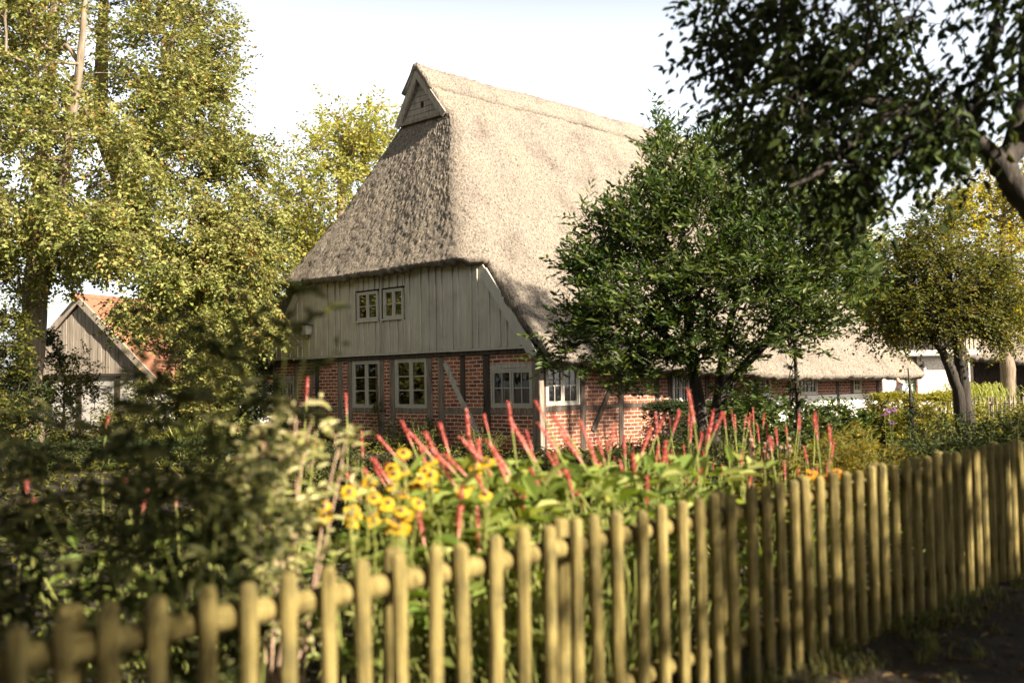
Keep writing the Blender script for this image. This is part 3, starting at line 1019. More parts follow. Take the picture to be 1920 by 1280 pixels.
part_bar('eave_beam', TD, (xc + .03, 7.5, 1.61), (xc + .03, 15.8, 1.58), 0.10, 0.2, up=(1, 0, 0))


def window(u0, u1, z0, z1, nx, nz, axis, mat, ncase=2, dep=0.0, sill=False, parent=None, fw=0.045, sw=0.042):
    """casement window in wall axis 'x' (front towards -y) or 'y' (front towards +x)"""
    def Pt(u, d, z):
        return (u, d, z) if axis == 'x' else (-d, u, z)

    def bx(b, ua, ub, da, db, za, zb):
        p, q = Pt(ua, da, za), Pt(ub, db, zb)
        b.box([min(p[i_], q[i_]) for i_ in range(3)], [max(p[i_], q[i_]) for i_ in range(3)])
    fr = MB()
    d0, d1 = dep - 0.012, dep + 0.06
    bx(fr, u0, u0 + fw, d0, d1, z0, z1); bx(fr, u1 - fw, u1, d0, d1, z0, z1)
    bx(fr, u0 + fw, u1 - fw, d0, d1, z1 - fw, z1); bx(fr, u0 + fw, u1 - fw, d0, d1, z0, z0 + fw)
    cw = (u1 - u0 - 2 * fw) / ncase
    for c in range(1, ncase):
        uc = u0 + fw + cw * c
        bx(fr, uc - .012, uc + .012, d0, d1, z0 + fw, z1 - fw)
    if sill:
        bx(fr, u0 - .05, u1 + .05, d0 - .05, d0 - .002, z0 - .045, z0 - .005)
    fo = fr.build('window', mat, parent or house)
    for c in range(ncase):
        a, b = u0 + fw + cw * c + .004, u0 + fw + cw * (c + 1) - .004
        if c > 0: a += .010
        if c < ncase - 1: b -= .010
        cs = MB()
        e0, e1 = dep + 0.002, dep + 0.045
        za, zb = z0 + fw + .003, z1 - fw - .003
        bx(cs, a, a + sw, e0, e1, za, zb); bx(cs, b - sw, b, e0, e1, za, zb)
        bx(cs, a + sw, b - sw, e0, e1, za, za + sw); bx(cs, a + sw, b - sw, e0, e1, zb - sw, zb)
        for i_ in range(1, nx):
            u = a + (b - a) * i_ / nx
            bx(cs, u - .010, u + .010, e0 + .008, e1 - .003, za + sw, zb - sw)
        for i_ in range(1, nz):
            z = za + sw + (zb - za - 2 * sw) * i_ / nz
            bx(cs, a + sw, b - sw, e0 + .010, e1 - .005, z - .011, z + .011)
        cs.build('casement', mat, fo)
        gp = MB()
        dz_ = rng.uniform(-.004, .004)
        p = [Pt(a + sw * .5, dep + .030, za + sw * .5), Pt(b - sw * .5, dep + .030 + dz_, za + sw * .5), Pt(b - sw * .5, dep + .030, zb - sw * .5), Pt(a + sw * .5, dep + .030 - dz_, zb - sw * .5)]
        gp.add(p, [[0, 1, 2, 3]])
        gp.build('pane', M['glass'], fo)
    return fo


for g_ in GW:
    window(g_[0], g_[1], g_[2], g_[3], g_[4], g_[5], 'x', M['trim'])
for g_ in AW:
    window(g_[0], g_[1], AZ0, AZ1, 1, 2, 'x', M['trim'], dep=YB - .02, sill=True, fw=.032, sw=.034)
bkp = MB()
bkp.box((-6.0, 0.06, 2.95), (-3.9, 0.08, 3.9))
bkp.build('attic_backing', M['timber_dark'], house)
for g_ in SW:
    window(g_[0], g_[1], g_[2], g_[3], g_[4], g_[5], 'y', M['trim'], ncase=1 if g_[1] - g_[0] < .6 else 2)
# pale curtains behind the tall window
for x0, x1, z0, z1 in ((-5.62, -5.22, 1.75, 2.05), (-1.28, -1.14, 1.05, 1.78), (-.32, -.18, 1.05, 1.78)):
    c_ = MB()
    xx = np.linspace(x0, x1, 24)
    zz = np.linspace(z0, z1, 8)
    Xg, Zg = np.meshgrid(xx, zz)
    Yg = 0.22 + 0.02 * np.sin(Xg * 60) + 0.006 * np.sin(Zg * 9)
    i = np.arange(7)[:, None] * 24 + np.arange(23)[None]
    c_.add(np.stack([Xg, Yg, Zg], -1).reshape(-1, 3), np.stack([i, i + 1, i + 25, i + 24], -1).reshape(-1, 4), True)
    co_ = c_.build('curtain', M['whitewash'], house)
    co_.modifiers.new('thickness', 'SOLIDIFY').thickness = .004

Rz = Matrix.Rotation(-HA, 4, 'Z')


def hl(x, y, z):
    """house-local point to world"""
    v = Matrix.Translation(HC) @ Rz @ Vector((x, y, z))
    return np.array(v)


# nest box on the boards
nb = empty('nest_box', hl(-7.87, -0.165, 2.84), -HA)
tag(nb, 'small wooden nest box hung on the grey gable boards', 'nest box')
b = MB(); b.box((-.14, -.19, 0), (.14, -.003, .24)); b.build('box', M['timber_pale'], nb)
b = MB(); b.bar((-.19, -.11, .275), (.19, -.11, .262), .26, .02, up=(0, .15, 1)); b.build('roof', M['timber_dark'], nb)
b = MB(); b.prism([(-.05 + .028 * math.cos(a), .15 + .028 * math.sin(a)) for a in an], -.194, -.1905); b.build('entrance_hole', M['black'], nb)  # black disc painted as the dark of the entrance
b = MB(); b.box((.03, -.05, -.12), (.07, -.002, -.002)); b.build('bracket', M['timber_dark'], nb)

# potted plant on the sill behind the glass
pp = empty('potted_plant', hl(-4.25, 0.24, 1.02), -HA)
tag(pp, 'green potted plant standing behind the glass of a tall gable window', 'plant')
b = MB(); b.tube([(0, 0, 0), (0, 0, .06), (0, 0, .15)], [.05, .06, .075], 16); b.build('pot', M['terracotta'], pp)
b = MB()
tips = blob_points([(0, 0, .30, .13, .10, .13, 26)])
twig_leaves(b, tips, centre_out(tips, (0, 0, .2)), 3, 5, .09, .06, .03)
b.build('foliage', M['leaf_lit'], pp)

# ------------------------------------------------------------------ barn at the left with a red tiled roof
BN = at(150, 563, 37)
barn = empty('plank_barn', (BN[0], BN[1], 0.1), -rad(24))
barn.scale = (1.19, 1.19, 1.19)
tag(barn, 'small barn with silvery plank gable and red tiled roof among the trees', 'barn')
BH = (BN[2] - 0.1) / 1.19
bh_, be = 2.75, 1.75
mb = MB()
x = -bh_ + .12
while x < bh_ - .15:
    x1 = min(x + rng.uniform(.14, .20), bh_ - .12)
    f_ = lambda q: be + (BH - .16 - be) * (1 - abs(q) / bh_)
    if x < 0 < x1:
        mb.prism([(x, be), (x1 - .02, be), (x1 - .02, f_(x1)), (0, f_(0)), (x, f_(x))], rng.uniform(-.02, .0), .03)
    else:
        mb.prism([(x, be), (x1 - .02, be), (x1 - .02, f_(x1)), (x, f_(x))], rng.uniform(-.02, .0), .03)
    x = x1
mb.build('gable_planks', M['plank'], barn)
b = MB(); b.prism([(-bh_ + .1, be - .02), (bh_ - .1, be - .02), (0, BH - .2)], .05, .10); b.build('gable_backing', M['black'], barn)
for sg in (-1, 1):
    b = MB(); b.bar((0, -.10, BH + .02), (sg * (bh_ + .3), -.10, be - .25), .20, .04); b.build('barge_board', M['plank'], barn)
    r_ = MB()
    # pantiles: ribbed slope
    nu, nv = 90, 24
    U, Vv = np.meshgrid(np.linspace(-.07, 6.5, nu), np.linspace(0, 1, nv))
    wave = 0.025 * np.sin(U * 2 * math.pi / 0.22 * 1.0) + .03 * ((Vv * 14) % 1.0)
    Xx = sg * Vv * (bh_ + .38)
    Zz = BH + .08 - Vv * (BH - be + .38) * 1.0 + wave
    i = np.arange(nv - 1)[:, None] * nu + np.arange(nu - 1)[None]
    r_.add(np.stack([Xx, U, Zz], -1).reshape(-1, 3), np.stack([i, i + 1, i + nu + 1, i + nu], -1).reshape(-1, 4), True)
    ro = r_.build('roof', M['tile'], barn)
    ro.modifiers.new('thickness', 'SOLIDIFY').thickness = .05
b = MB(); b.tube([(0, -.3, BH + .10), (0, 6.5, BH + .10)], .12, 10); b.build('ridge_tile', M['tile'], barn)
b = MB()
b.box((-bh_ + .15, .0, -.1), (bh_ - .15, .12, be - .09)); b.box((bh_ - .27, .13, -.1), (bh_ - .15, 6.2, be - .05)); b.box((-bh_ + .15, .13, -.1), (-bh_ + .27, 6.2, be - .05))
b.build('wall', M['whitewash'], barn)
b = MB(); b.box((-bh_ + .05, -.06, be - .08), (bh_ - .05, .05, be - .005)); b.build('tie_beam', M['timber_dark'], barn)
for xx in (-2.5, -1.25, 0.0, 1.55, 2.5):
    b = MB(); b.box((xx - .08, -.03, -.1), (xx + .08, .05, be - .085)); b.build('timber_post', M['timber_dark'], barn)

# ------------------------------------------------------------------ white building at the far right
YW = 41.0
wl_ = at(1655, 720, YW)
whb = empty('white_cottage', (wl_[0], YW, 0.1), rad(-4))
tag(whb, 'white brick cottage with a pale green door under a timber balcony front', 'cottage')
s_ = YW / 1920.0
pxu = lambda px: (px - 1655) * s_
zu = lambda py: 1.5 + (707 - py) * s_
b = MB()
wall_holes(b, 0, pxu(1815), -.2, zu(668), [(pxu(1684), pxu(1716), -.2, zu(672))], lambda a, c, d, e: b.box((a, 0, d), (c, .2, e)))
b.build('wall', M['white_brick'], whb)
b = MB(); b.box((pxu(1681), -.02, 0), (pxu(1684), .15, zu(668))); b.box((pxu(1716), -.02, 0), (pxu(1719), .15, zu(668))); b.box((pxu(1684), -.02, zu(674)), (pxu(1716), .15, zu(668)))
df = b.build('door_frame', M['brown_paint'], whb)
b = MB()
xx = np.linspace(pxu(1684) + .005, pxu(1716) - .005, 8)
for a, c in zip(xx[:-1], xx[1:]): b.box((a, .05, 0), (c - .008, .09, zu(674) - .005))
dr = b.build('door', M['green_door'], whb)
b = MB(); b.box((pxu(1687), .02, .95), (pxu(1689), .05, 1.1)); b.build('handle', M['iron'], dr)
b = MB(); b.box((-.2, -.5, zu(667)), (pxu(1830), .2, zu(657))); b.build('fascia_beam', M['trim'], whb)
b = MB()
x = -.1
while x < pxu(1828):
    b.box((x, -.1, zu(656)), (x + .11, -.04, zu(615))); x += .16
b.build('balcony_boards', M['plank'], whb)
b = MB(); b.box((-.2, 0, zu(656)), (pxu(1830), .1, zu(600))); b.build('upper_wall', M['timber_dark'], whb)
b = MB()
rp = [(-.8, -1.2, zu(612)), (pxu(1840), -1.2, zu(612)), (pxu(1840), 3.2, zu(520)), (-.8, 3.2, zu(520))]
U, Vv = np.meshgrid(np.linspace(0, 1, 60), np.linspace(0, 1, 40))
P_ = np.array(rp[0]) + U[..., None] * (np.array(rp[1]) - np.array(rp[0])) + Vv[..., None] * (np.array(rp[3]) - np.array(rp[0])) + rng.normal(0, .015, (40, 60, 3))
i = np.arange(39)[:, None] * 60 + np.arange(59)[None]
b.add(P_.reshape(-1, 3), np.stack([i, i + 1, i + 61, i + 60], -1).reshape(-1, 4), True)
o = b.build('roof', M['thatch'], whb); md = o.modifiers.new('thickness', 'SOLIDIFY'); md.thickness = .3; md.offset = -1
lan = empty('wall_lantern', (wl_[0] + pxu(1727), YW - .30, zu(700) + .1 + .0), 0)
tag(lan, 'black wall lantern with a frosted body beside the pale green door', 'lantern')
b = MB(); b.tube([(0, 0, 0), (0, 0, .26)], [.07, .10], 6); b.build('lamp_glass', M['frosted'], lan)
b = MB(); b.tube([(0, 0, .26), (0, 0, .30), (0, 0, .42)], [.16, .15, .03], 8); b.build('lamp_cap', M['iron'], lan)
b = MB(); b.tube([(0, .27, .1), (0, .12, -.10), (0, 0, -.04)], .018, 6); b.build('bracket', M['iron'], lan)
# open thatched shed beyond, to the right
shp = at(1812, 700, 44)
shed = empty('thatched_shed', (shp[0], 44, .1), rad(-10))
tag(shed, 'dark open shed under a low thatched roof at the far right', 'shed')
b = MB()
U, Vv = np.meshgrid(np.linspace(-.3, 5.5, 60), np.linspace(0, 1, 30))
P_ = np.stack([U, -.8 + Vv * 2.6, 2.35 - U * .10 + Vv * 2.4], -1) + rng.normal(0, .02, (30, 60, 3))
i = np.arange(29)[:, None] * 60 + np.arange(59)[None]
b.add(P_.reshape(-1, 3), np.stack([i, i + 1, i + 61, i + 60], -1).reshape(-1, 4), True)
o = b.build('roof', M['thatch'], shed); md = o.modifiers.new('thickness', 'SOLIDIFY'); md.thickness = .28; md.offset = -1
b = MB(); b.box((-.2, 1.5, -.2), (5.3, 1.62, 3.4)); b.box((5.2, -.5, -.2), (5.3, 1.49, 2.2)); b.build('wall', M['timber_dark'], shed)
for xx in (.0, 1.7, 3.4, 5.0):
    b = MB(); b.box((xx, -.55, -.2), (xx + .14, -.41, 2.2)); b.build('post', M['timber_dark'], shed)


# ------------------------------------------------------------------ picket fences
def make_fence(name, label, F0, FD, n0, n1, step, ztop, zslope, h, pr, rail_off, rails, posts, pr_post, mat, seg=12, surveyed=None):
    FD = np.array(FD); FNn = np.array([-FD[1], FD[0]])
    root = empty(name, (F0[0], F0[1], 0))
    tag(root, label, 'fence')
    P2 = lambda n, o: np.array([*(FD * step * n + FNn * o)])
    for n in (range(n0, n1) if surveyed is None else surveyed):
        b = MB()
        c = P2(n + (rng.uniform(-.05, .05) if surveyed is None else 0), rng.uniform(-.003, .003))
        zt = ztop + zslope * n + rng.uniform(-.012, .012)
        r = pr * rng.uniform(.93, 1.07)
        ti = rng.normal(0, .006, 2)
        zs_ = [-.05, h * .4, zt - r * .9, zt - r * .45, zt - r * .16, zt - .001]
        rs_ = [r, r * .99, r * .98, r * .86, r * .56, r * .12]
        if seg < 8: zs_, rs_ = [-.05, zt - r, zt], [r, r, r * .5]
        b.tube([(c[0] + ti[0] * z, c[1] + ti[1] * z, z) for z in zs_], rs_, seg)
        b.build('picket', mat, root)
    for zr, rr in rails:
        a = n0
        while a < n1 - 1:
            e = min(a + 16, n1 - 1)
            b = MB()
            nn = np.linspace(a - .4, e + .4 if e == n1 - 1 else e - .45, 9)
            b.tube([(*P2(q, rail_off), zr + zslope * q + rng.normal(0, .002)) for q in nn], rr, seg)
            b.build('rail', mat, root)
            a = e
    for n in posts:
        b = MB()
        c = P2(n, rail_off * 2 + .02)
        zt = ztop + zslope * n - .02
        b.tube([(c[0], c[1], -.1), (c[0], c[1], zt - .02), (c[0], c[1], zt)], [pr_post, pr_post, pr_post * .8], seg)
        b.build('post', mat, root)
    return root


def fence_n(px, py):
    d = at(px, py, 5.0)
    t = d[0] / d[1]
    return float((t * F0[1] - F0[0]) / (FD[0] - t * FD[1]) / 0.1494)


PICK = [125, 212, 295, 385, 465, 542, 615, 685, 752, 815, 872, 927, 980, 1031, 1080, 1120, 1160, 1203, 1243, 1279, 1314, 1345, 1375, 1411, 1439, 1467, 1492, 1516, 1540, 1567, 1589, 1612, 1635, 1657, 1678, 1700,
        1720, 1741, 1759, 1778, 1797, 1814, 1831, 1845, 1859, 1873, 1887, 1900, 1915]
PN = [fence_n(p, 1145 - 323 * i_ / 48.0 + 70) for i_, p in enumerate(PICK)]
PN = [PN[0] - .82 * k_ for k_ in range(9, 0, -1)] + PN + [PN[-1] + 1.0 * k_ for k_ in range(1, 16)]
make_fence('picket_fence', 'round-topped wooden picket fence running along the path in front of the garden', F0, FD, -8, 64, 0.1494, 0.996, 0.0026, 1.0,
           0.0295, 0.066, ((0.872, 0.042), (0.23, 0.042)), [-6.5] + [fence_n(p, 1000) for p in (172, 785, 1100, 1395, 1553, 1690, 1806, 1907)] + [56.5], 0.04, M['fence'], surveyed=PN)
ff = at(1795, 740, 30)
make_fence('low_garden_fence', 'low grey wooden garden fence in front of the pale weeping grass', (ff[0], 30.0), (.995, .10), 0, 26, .135, .98, 0.001, .9, .022, .05,
           ((.80, .04), (.35, .035)), (8.2, 17.5), .05, M['timber'], 6)

# ------------------------------------------------------------------ trees
rng = np.random.default_rng(11)


def ell(px, py, Y, rpx, rpz, ry, n):
    c = at(px, py, Y)
    return (c[0], c[1], c[2], rpx * Y / 1920, ry, rpz * Y / 1920, n)


# two tall trees at the left
b0 = at(50, 845, 25)
tA = [at(50, 845, 25), at(56, 720, 25), at(62, 600, 25), at(76, 420, 25), at(84, 250, 25.2), at(100, 60, 25.4), at(112, -140, 25.6)]
tA2 = [at(62, 600, 25), at(110, 440, 24.6), at(125, 300, 24.4), at(150, 120, 24.2), at(165, -60, 24)]
tree('tall_tree', 'tall tree with a pale trunk at the left edge, sunlit olive leaves', (tA[0][0], tA[0][1], .08),
     [(tA, [.36, .32, .30, .22, .17, .13, .07]), (tA2, [.17, .14, .11, .09, .05])],
     [ell(-10, 20, 24.6, 130, 120, 2.0, 40), ell(30, 240, 24.4, 120, 110, 1.8, 40), ell(40, 120, 25, 190, 190, 2.6, 74), ell(-60, 330, 25, 170, 180, 2.6, 43), ell(150, 330, 24, 150, 130, 2.0, 55), ell(40, 450, 24.5, 140, 90, 2.2, 55), ell(90, -80, 25, 170, 150, 2.5, 31),
      ell(190, 440, 23.2, 110, 70, 1.5, 31)],
     M['leaf_left'], M['bark_pale'], K=17, m=9, tl=.62, L=.12, W=.085, rmax=.10, droop=.25, tip_r=.009)
tB = [at(430, 830, 28), at(395, 620, 28), at(280, 440, 28), at(186, 260, 28), at(190, 120, 28), at(200, -100, 28)]
tB2 = [at(280, 440, 28), at(250, 330, 27.5), at(300, 180, 27), at(330, 40, 26.8)]
tree('tall_tree', 'tall leafy tree behind the plank barn, drooping towards the thatched house', (tB[0][0], tB[0][1], .08),
     [(tB, [.33, .30, .26, .22, .17, .08]), (tB2, [.14, .11, .08, .05])],
     [ell(300, 90, 27, 110, 190, 2.2, 80), ell(345, 230, 26.5, 105, 110, 1.9, 55), ell(400, 300, 26.5, 110, 60, 1.4, 28), ell(460, 300, 26.5, 70, 30, .8, 9), ell(330, 430, 26, 150, 100, 2.2, 74), ell(410, 470, 25.8, 100, 110, 1.6, 49),
      ell(390, 560, 25.5, 120, 75, 1.4, 49), ell(470, 420, 26, 60, 60, 1.0, 17), ell(275, 585, 24.5, 60, 30, .8, 9), ell(330, 520, 24.5, 90, 40, 1.0, 14), ell(300, -90, 27, 130, 150, 2.3, 31), ell(475, 600, 25.3, 55, 45, .9, 14), ell(410, 130, 27, 38, 160, .8, 16)],
     M['leaf_left'], M['bark_pale'], K=17, m=9, tl=.62, L=.12, W=.085, rmax=.09, droop=.3, tip_r=.009)
# pale tree behind the house, dark one beside it
c = at(650, 800, 44)
tree('pale_tree', 'pale yellow-green tree rising behind the left slope of the thatched roof', (c[0], 44, .1),
     [([at(650, 840, 44), at(650, 600, 44), at(640, 420, 44), at(640, 260, 44)], [.4, .34, .25, .08])],
     [ell(640, 270, 44, 60, 75, 2.2, 50), ell(700, 250, 44, 50, 55, 1.8, 34), ell(600, 350, 44, 75, 70, 2.4, 60), ell(560, 420, 44, 40, 50, 1.5, 30), ell(660, 380, 44, 90, 90, 2.5, 60), ell(590, 470, 44, 50, 60, 2, 34)],
     M['leaf_pale'], M['bark_pale'], K=7, m=8, tl=1.0, L=.20, W=.13, droop=.2)
c = at(470, 800, 38)
tree('dark_tree', 'darker green tree in the gap between the tall left trees and the roof', (c[0], 38, .1),
     [([at(465, 840, 38), at(465, 600, 38), at(468, 440, 38)], [.3, .22, .08])],
     [ell(480, 455, 38, 45, 60, 1.6, 40), ell(450, 540, 38, 80, 80, 2, 60), ell(500, 560, 38, 40, 60, 1.5, 30), ell(420, 640, 37, 120, 70, 2, 60)],
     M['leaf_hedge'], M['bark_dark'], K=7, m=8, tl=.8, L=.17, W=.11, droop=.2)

# big dark tree reaching in from the right
b0 = np.array([4.35, 6.75, 0.1])
p1 = at(1972, 440, 7.05); p2 = at(1908, 358, 7.1); p3 = at(1878, 312, 7.1)
trk = [b0, b0 * .55 + p1 * .45, p1, p2, p3]
lA = [p3, at(1840, 270, 7.0), at(1770, 225, 6.9), at(1690, 205, 6.8), at(1580, 185, 6.9), at(1480, 140, 7.0), at(1400, 110, 7.0)]
lB = [p3, at(1905, 270, 7.2), at(1925, 200, 7.3), at(1930, 90, 7.3), np.array([3.9, 7.0, 5.6]), np.array([4.4, 6.3, 7.0])]
lC = [at(1905, 270, 7.2), np.array([4.3, 6.2, 4.2]), np.array([5.0, 4.6, 5.2]), np.array(fpos(6.6, -4.4, 6.0)), np.array(fpos(6.6, -7.2, 5.6))]
lD = [at(1690, 205, 6.8), at(1600, 260, 6.5), at(1530, 330, 6.3), at(1480, 350, 6.2)]




tree('overhanging_tree', 'dark-leaved tree overhanging the fence from the right edge, trunk leaning in', b0,
     [(trk, [.15, .125, .10, .09, .085]), (lA, [.075, .06, .05, .042, .03, .02, .01]), (lB, [.09, .085, .08, .07, .06, .03]), (lC, [.07, .06, .05, .04, .02]), (lD, [.03, .024, .017, .008])],
     [ell(1410, 55, 7.0, 95, 80, .7, 14), ell(1385, 145, 7.0, 70, 60, .5, 6), ell(1500, 90, 7.0, 110, 110, .9, 22), ell(1650, 90, 7.0, 130, 120, 1.0, 28), ell(1800, 80, 7.0, 130, 120, 1.1, 28),
      ell(1480, 230, 6.7, 90, 60, .6, 14), ell(1620, 250, 6.6, 110, 80, .8, 22), ell(1730, 270, 6.6, 90, 50, .7, 14), ell(1540, 310, 6.4, 70, 45, .5, 4), ell(1650, 350, 6.4, 75, 40, .5, 4), ell(1830, 200, 6.9, 70, 70, .8, 11), ell(1560, -60, 7.0, 260, 110, 1.2, 28),
      *[(*fpos(a, o, z), ra, ra, rz, n) for a, o, z, ra, rz, n in (  # unseen crown lobes, placed to shade fence, path and visible leaves
          (3.15, -7.6, 5.5, .45, .6, 15), (4.25, -7.6, 5.7, .36, .75, 51), (5.15, -7.4, 5.4, .5, .8, 44), (6.25, -7.2, 5.4, .55, 1.0, 102), (7.40, -7.0, 6.0, .5, .35, 27), (8.90, -6.6, 5.2, 1.15, 1.1, 204), (11.10, -6.2, 5.2, 1.5, 1.3, 187), (9.10, -5.0, 3.6, 1.2, .7, 102), (6.30, -9.0, 6.0, .6, .6, 40), (5.4, -8.4, 5.3, .8, .5, 68), (7.5, -8.6, 5.5, .9, .5, 85), (9.4, -8.2, 5.6, 1.3, .7, 136), (3.6, -1.0, 6.9, 1.1, .5, 68),
          (5.0, -4.2, 6.6, 1.2, .8, 60), (6.6, -4.4, 7.2, 1.5, 1.0, 80), (8.4, -3.6, 7.0, 1.5, 1.2, 80), (6.0, -1.2, 6.2, 1.5, .9, 80), (8.0, -.6, 6.0, 1.6, 1.2, 80), (4.6, -1.6, 5.9, .9, .6, 30), (10.5, -2.5, 6.2, 1.6, 1.4, 70), (12.5, -3.0, 5.6, 1.6, 1.6, 70))]],
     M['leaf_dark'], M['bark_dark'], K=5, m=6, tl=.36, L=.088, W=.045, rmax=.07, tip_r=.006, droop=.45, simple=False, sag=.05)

tp = np.array(fpos(-2.6, -7.6, .05))  # added unseen tree, crown lobes placed to darken the left pickets and shrubs
tree('shade_tree', 'unseen tree added behind the viewpoint to shade the fence and left foreground', tp, [([tp, tp + np.array([.1, .1, 2.2]), tp + np.array([.3, .2, 4.2]), tp + np.array([.4, .3, 6.])], [.16, .14, .10, .04])],
     [(*fpos(-1.0, -7.6, 5.6), 1.25, 1.3, 1.2, 330), (*fpos(.35, -7.4, 5.5), .5, .6, .9, 110), (*fpos(-1.2, -5.4, 4.3), 1.1, 1.0, .7, 80), (*fpos(1.2, -7.4, 5.9), .3, .4, .3, 6), (*fpos(1.0, -7.7, 7.1), .8, .9, .45, 80), (*fpos(-.3, -7.7, 7.2), .9, .9, .6, 90),
      (*fpos(-2.6, -2.5, 5.6), 1.7, 1.7, .8, 120), (*fpos(-.2, -.6, 6.0), 1.6, 1.6, .7, 110), (*fpos(-2.2, 1.2, 6.0), 1.7, 1.7, .7, 110), (*fpos(1.9, .2, 6.6), 1.4, 1.4, .6, 60), (*fpos(-1.0, -4.0, 6.6), 1.4, 1.4, .7, 60)],
     M['leaf_dark'], M['bark_dark'], K=5, m=6, tl=.36, L=.09, W=.05, rmax=.07, tip_r=.006, droop=.4)

# broad green tree in front of the side wall
Ym = 15.0
bm_ = at(1318, 800, Ym); bm_[2] = .1
tree('magnolia_tree', 'broad dark green tree with several low stems in front of the brick side wall', bm_,
     [([bm_, at(1315, 780, Ym), at(1300, 690, Ym), at(1290, 600, Ym), at(1285, 480, Ym), at(1270, 330, Ym)], [.12, .10, .085, .07, .05, .02]),
      ([bm_ + np.array([.15, 0, 0]), at(1340, 780, Ym), at(1370, 710, Ym), at(1430, 650, Ym - .2), at(1500, 560, Ym - .3), at(1540, 450, Ym - .3)], [.10, .085, .07, .06, .045, .02]),
      ([at(1300, 690, Ym), at(1240, 620, Ym - .2), at(1180, 540, Ym - .3), at(1130, 450, Ym - .3)], [.06, .05, .035, .015]),
      ([at(1340, 780, Ym), at(1360, 640, Ym + .4), at(1400, 480, Ym + .4), at(1420, 350, Ym + .4)], [.07, .06, .04, .015])],
     [ell(1260, 350, Ym, 70, 80, .8, 45), ell(1180, 440, Ym - .2, 90, 70, .8, 52), ell(1110, 500, Ym - .3, 45, 45, .5, 17), ell(1320, 430, Ym - .4, 130, 110, 1.1, 112), ell(1430, 360, Ym, 110, 90, 1.0, 75), ell(1480, 470, Ym - .4, 120, 100, 1.1, 97),
      ell(1560, 430, Ym, 60, 80, .8, 37), ell(1210, 560, Ym - .4, 130, 70, .9, 82), ell(1380, 550, Ym - .6, 140, 70, 1.0, 90), ell(1510, 580, Ym - .3, 90, 50, .8, 45), ell(1130, 610, Ym - .4, 70, 45, .6, 32), ell(1060, 655, Ym - .4, 40, 18, .3, 8), ell(1250, 650, Ym - .5, 120, 35, .7, 40), ell(1420, 640, Ym - .4, 100, 35, .7, 22),
      ell(1180, 690, Ym - .4, 60, 30, .5, 15), ell(1240, 262, Ym, 14, 26, .2, 6), ell(1340, 285, Ym, 70, 30, .5, 18), ell(1390, 740, Ym, 50, 25, .4, 8), ell(1590, 520, Ym, 40, 50, .6, 17)],
     M['leaf_magnolia'], M['bark_dark'], K=5, m=9, tl=.36, L=.125, W=.044, rmax=.055, tip_r=.006, droop=-.3, sag=.0, spread=.9, upn=.5, shell=.45)

tree('roof_shade_tree', 'unseen tall slender tree added beyond the right edge to shade the lower roof', (12.7, 12.2, .1),  # added unseen tree, crown set so its shadow crosses the lower thatch
     [([(12.7, 12.2, .1), (12.75, 12.2, 4), (12.6, 12.25, 8), (12.6, 12.2, 12.2)], [.2, .17, .12, .05])],
     [(11.5, 11.8, 13.3, .9, .9, .55, 34), (12.3, 12.1, 13.0, .9, .9, .6, 44), (13.2, 12.4, 12.6, 1.0, 1.0, .7, 60), (14.0, 12.7, 12.0, .8, .8, .6, 34), (13.0, 12.2, 11.6, .7, .7, .35, 14)],
     M['leaf_bush'], M['bark'], K=6, m=7, tl=.45, L=.10, W=.06, rmax=.05)

# apple tree to the right
Ya = 21.0
ba = at(1806, 780, Ya); ba[2] = .1
tree('apple_tree', 'rounded fruit tree with a forked dark trunk before the white cottage', ba,
     [([ba, at(1800, 740, Ya), at(1782, 690, Ya), at(1768, 660, Ya), at(1750, 640, Ya)], [.15, .13, .11, .08, .05]),
      ([ba + np.array([.1, 0, 0]), at(1806, 720, Ya), at(1800, 660, Ya), at(1782, 590, Ya), at(1780, 500, Ya)], [.14, .13, .12, .10, .04])],
     [ell(1770, 520, Ya, 110, 80, 1.1, 130), ell(1700, 560, Ya, 70, 60, .9, 60), ell(1670, 600, Ya, 50, 45, .6, 30), ell(1840, 540, Ya, 70, 60, .9, 60), ell(1770, 600, Ya, 110, 45, 1.0, 70), ell(1740, 450, Ya, 60, 50, .8, 40), ell(1870, 600, Ya, 50, 50, .7, 30)],
     M['leaf_apple'], M['bark_dark'], K=7, m=8, tl=.42, L=.085, W=.055, rmax=.07, tip_r=.008, droop=.3)
# golden trees further back on the right
c = at(1890, 780, 33)
tree('golden_tree', 'yellow-leaved tree behind the fruit tree at the right edge', (c[0], 33, .1),
     [([at(1893, 800, 33), at(1890, 690, 33), at(1882, 600, 33), at(1880, 420, 33)], [.24, .22, .18, .08])],
     [ell(1850, 430, 33, 80, 90, 1.8, 80), ell(1900, 330, 33, 70, 70, 1.6, 50), ell(1930, 480, 33, 70, 120, 1.8, 60), ell(1880, 560, 33, 90, 60, 1.6, 60), ell(1790, 400, 33, 40, 40, 1.0, 18)],
     M['leaf_yellow'], M['bark_pale'], K=7, m=8, tl=.7, L=.14, W=.09, droop=.3)
c = at(1600, 780, 36)
tree('golden_tree', 'yellow-green tree glimpsed between the broad dark tree and the roof end', (c[0], 36, .1),
     [([at(1640, 800, 36), at(1630, 640, 36), at(1610, 480, 36)], [.24, .2, .08])],
     [ell(1600, 460, 36, 60, 80, 1.6, 60), ell(1640, 540, 36, 60, 60, 1.6, 40), ell(1560, 380, 36, 40, 50, 1.2, 22), ell(1680, 470, 36, 40, 30, 1., 14)],
     M['leaf_pale'], M['bark_dark'], K=7, m=8, tl=.8, L=.16, W=.10, droop=.3)

# ------------------------------------------------------------------ bushes and hedges around the house
rng = np.random.default_rng(23)


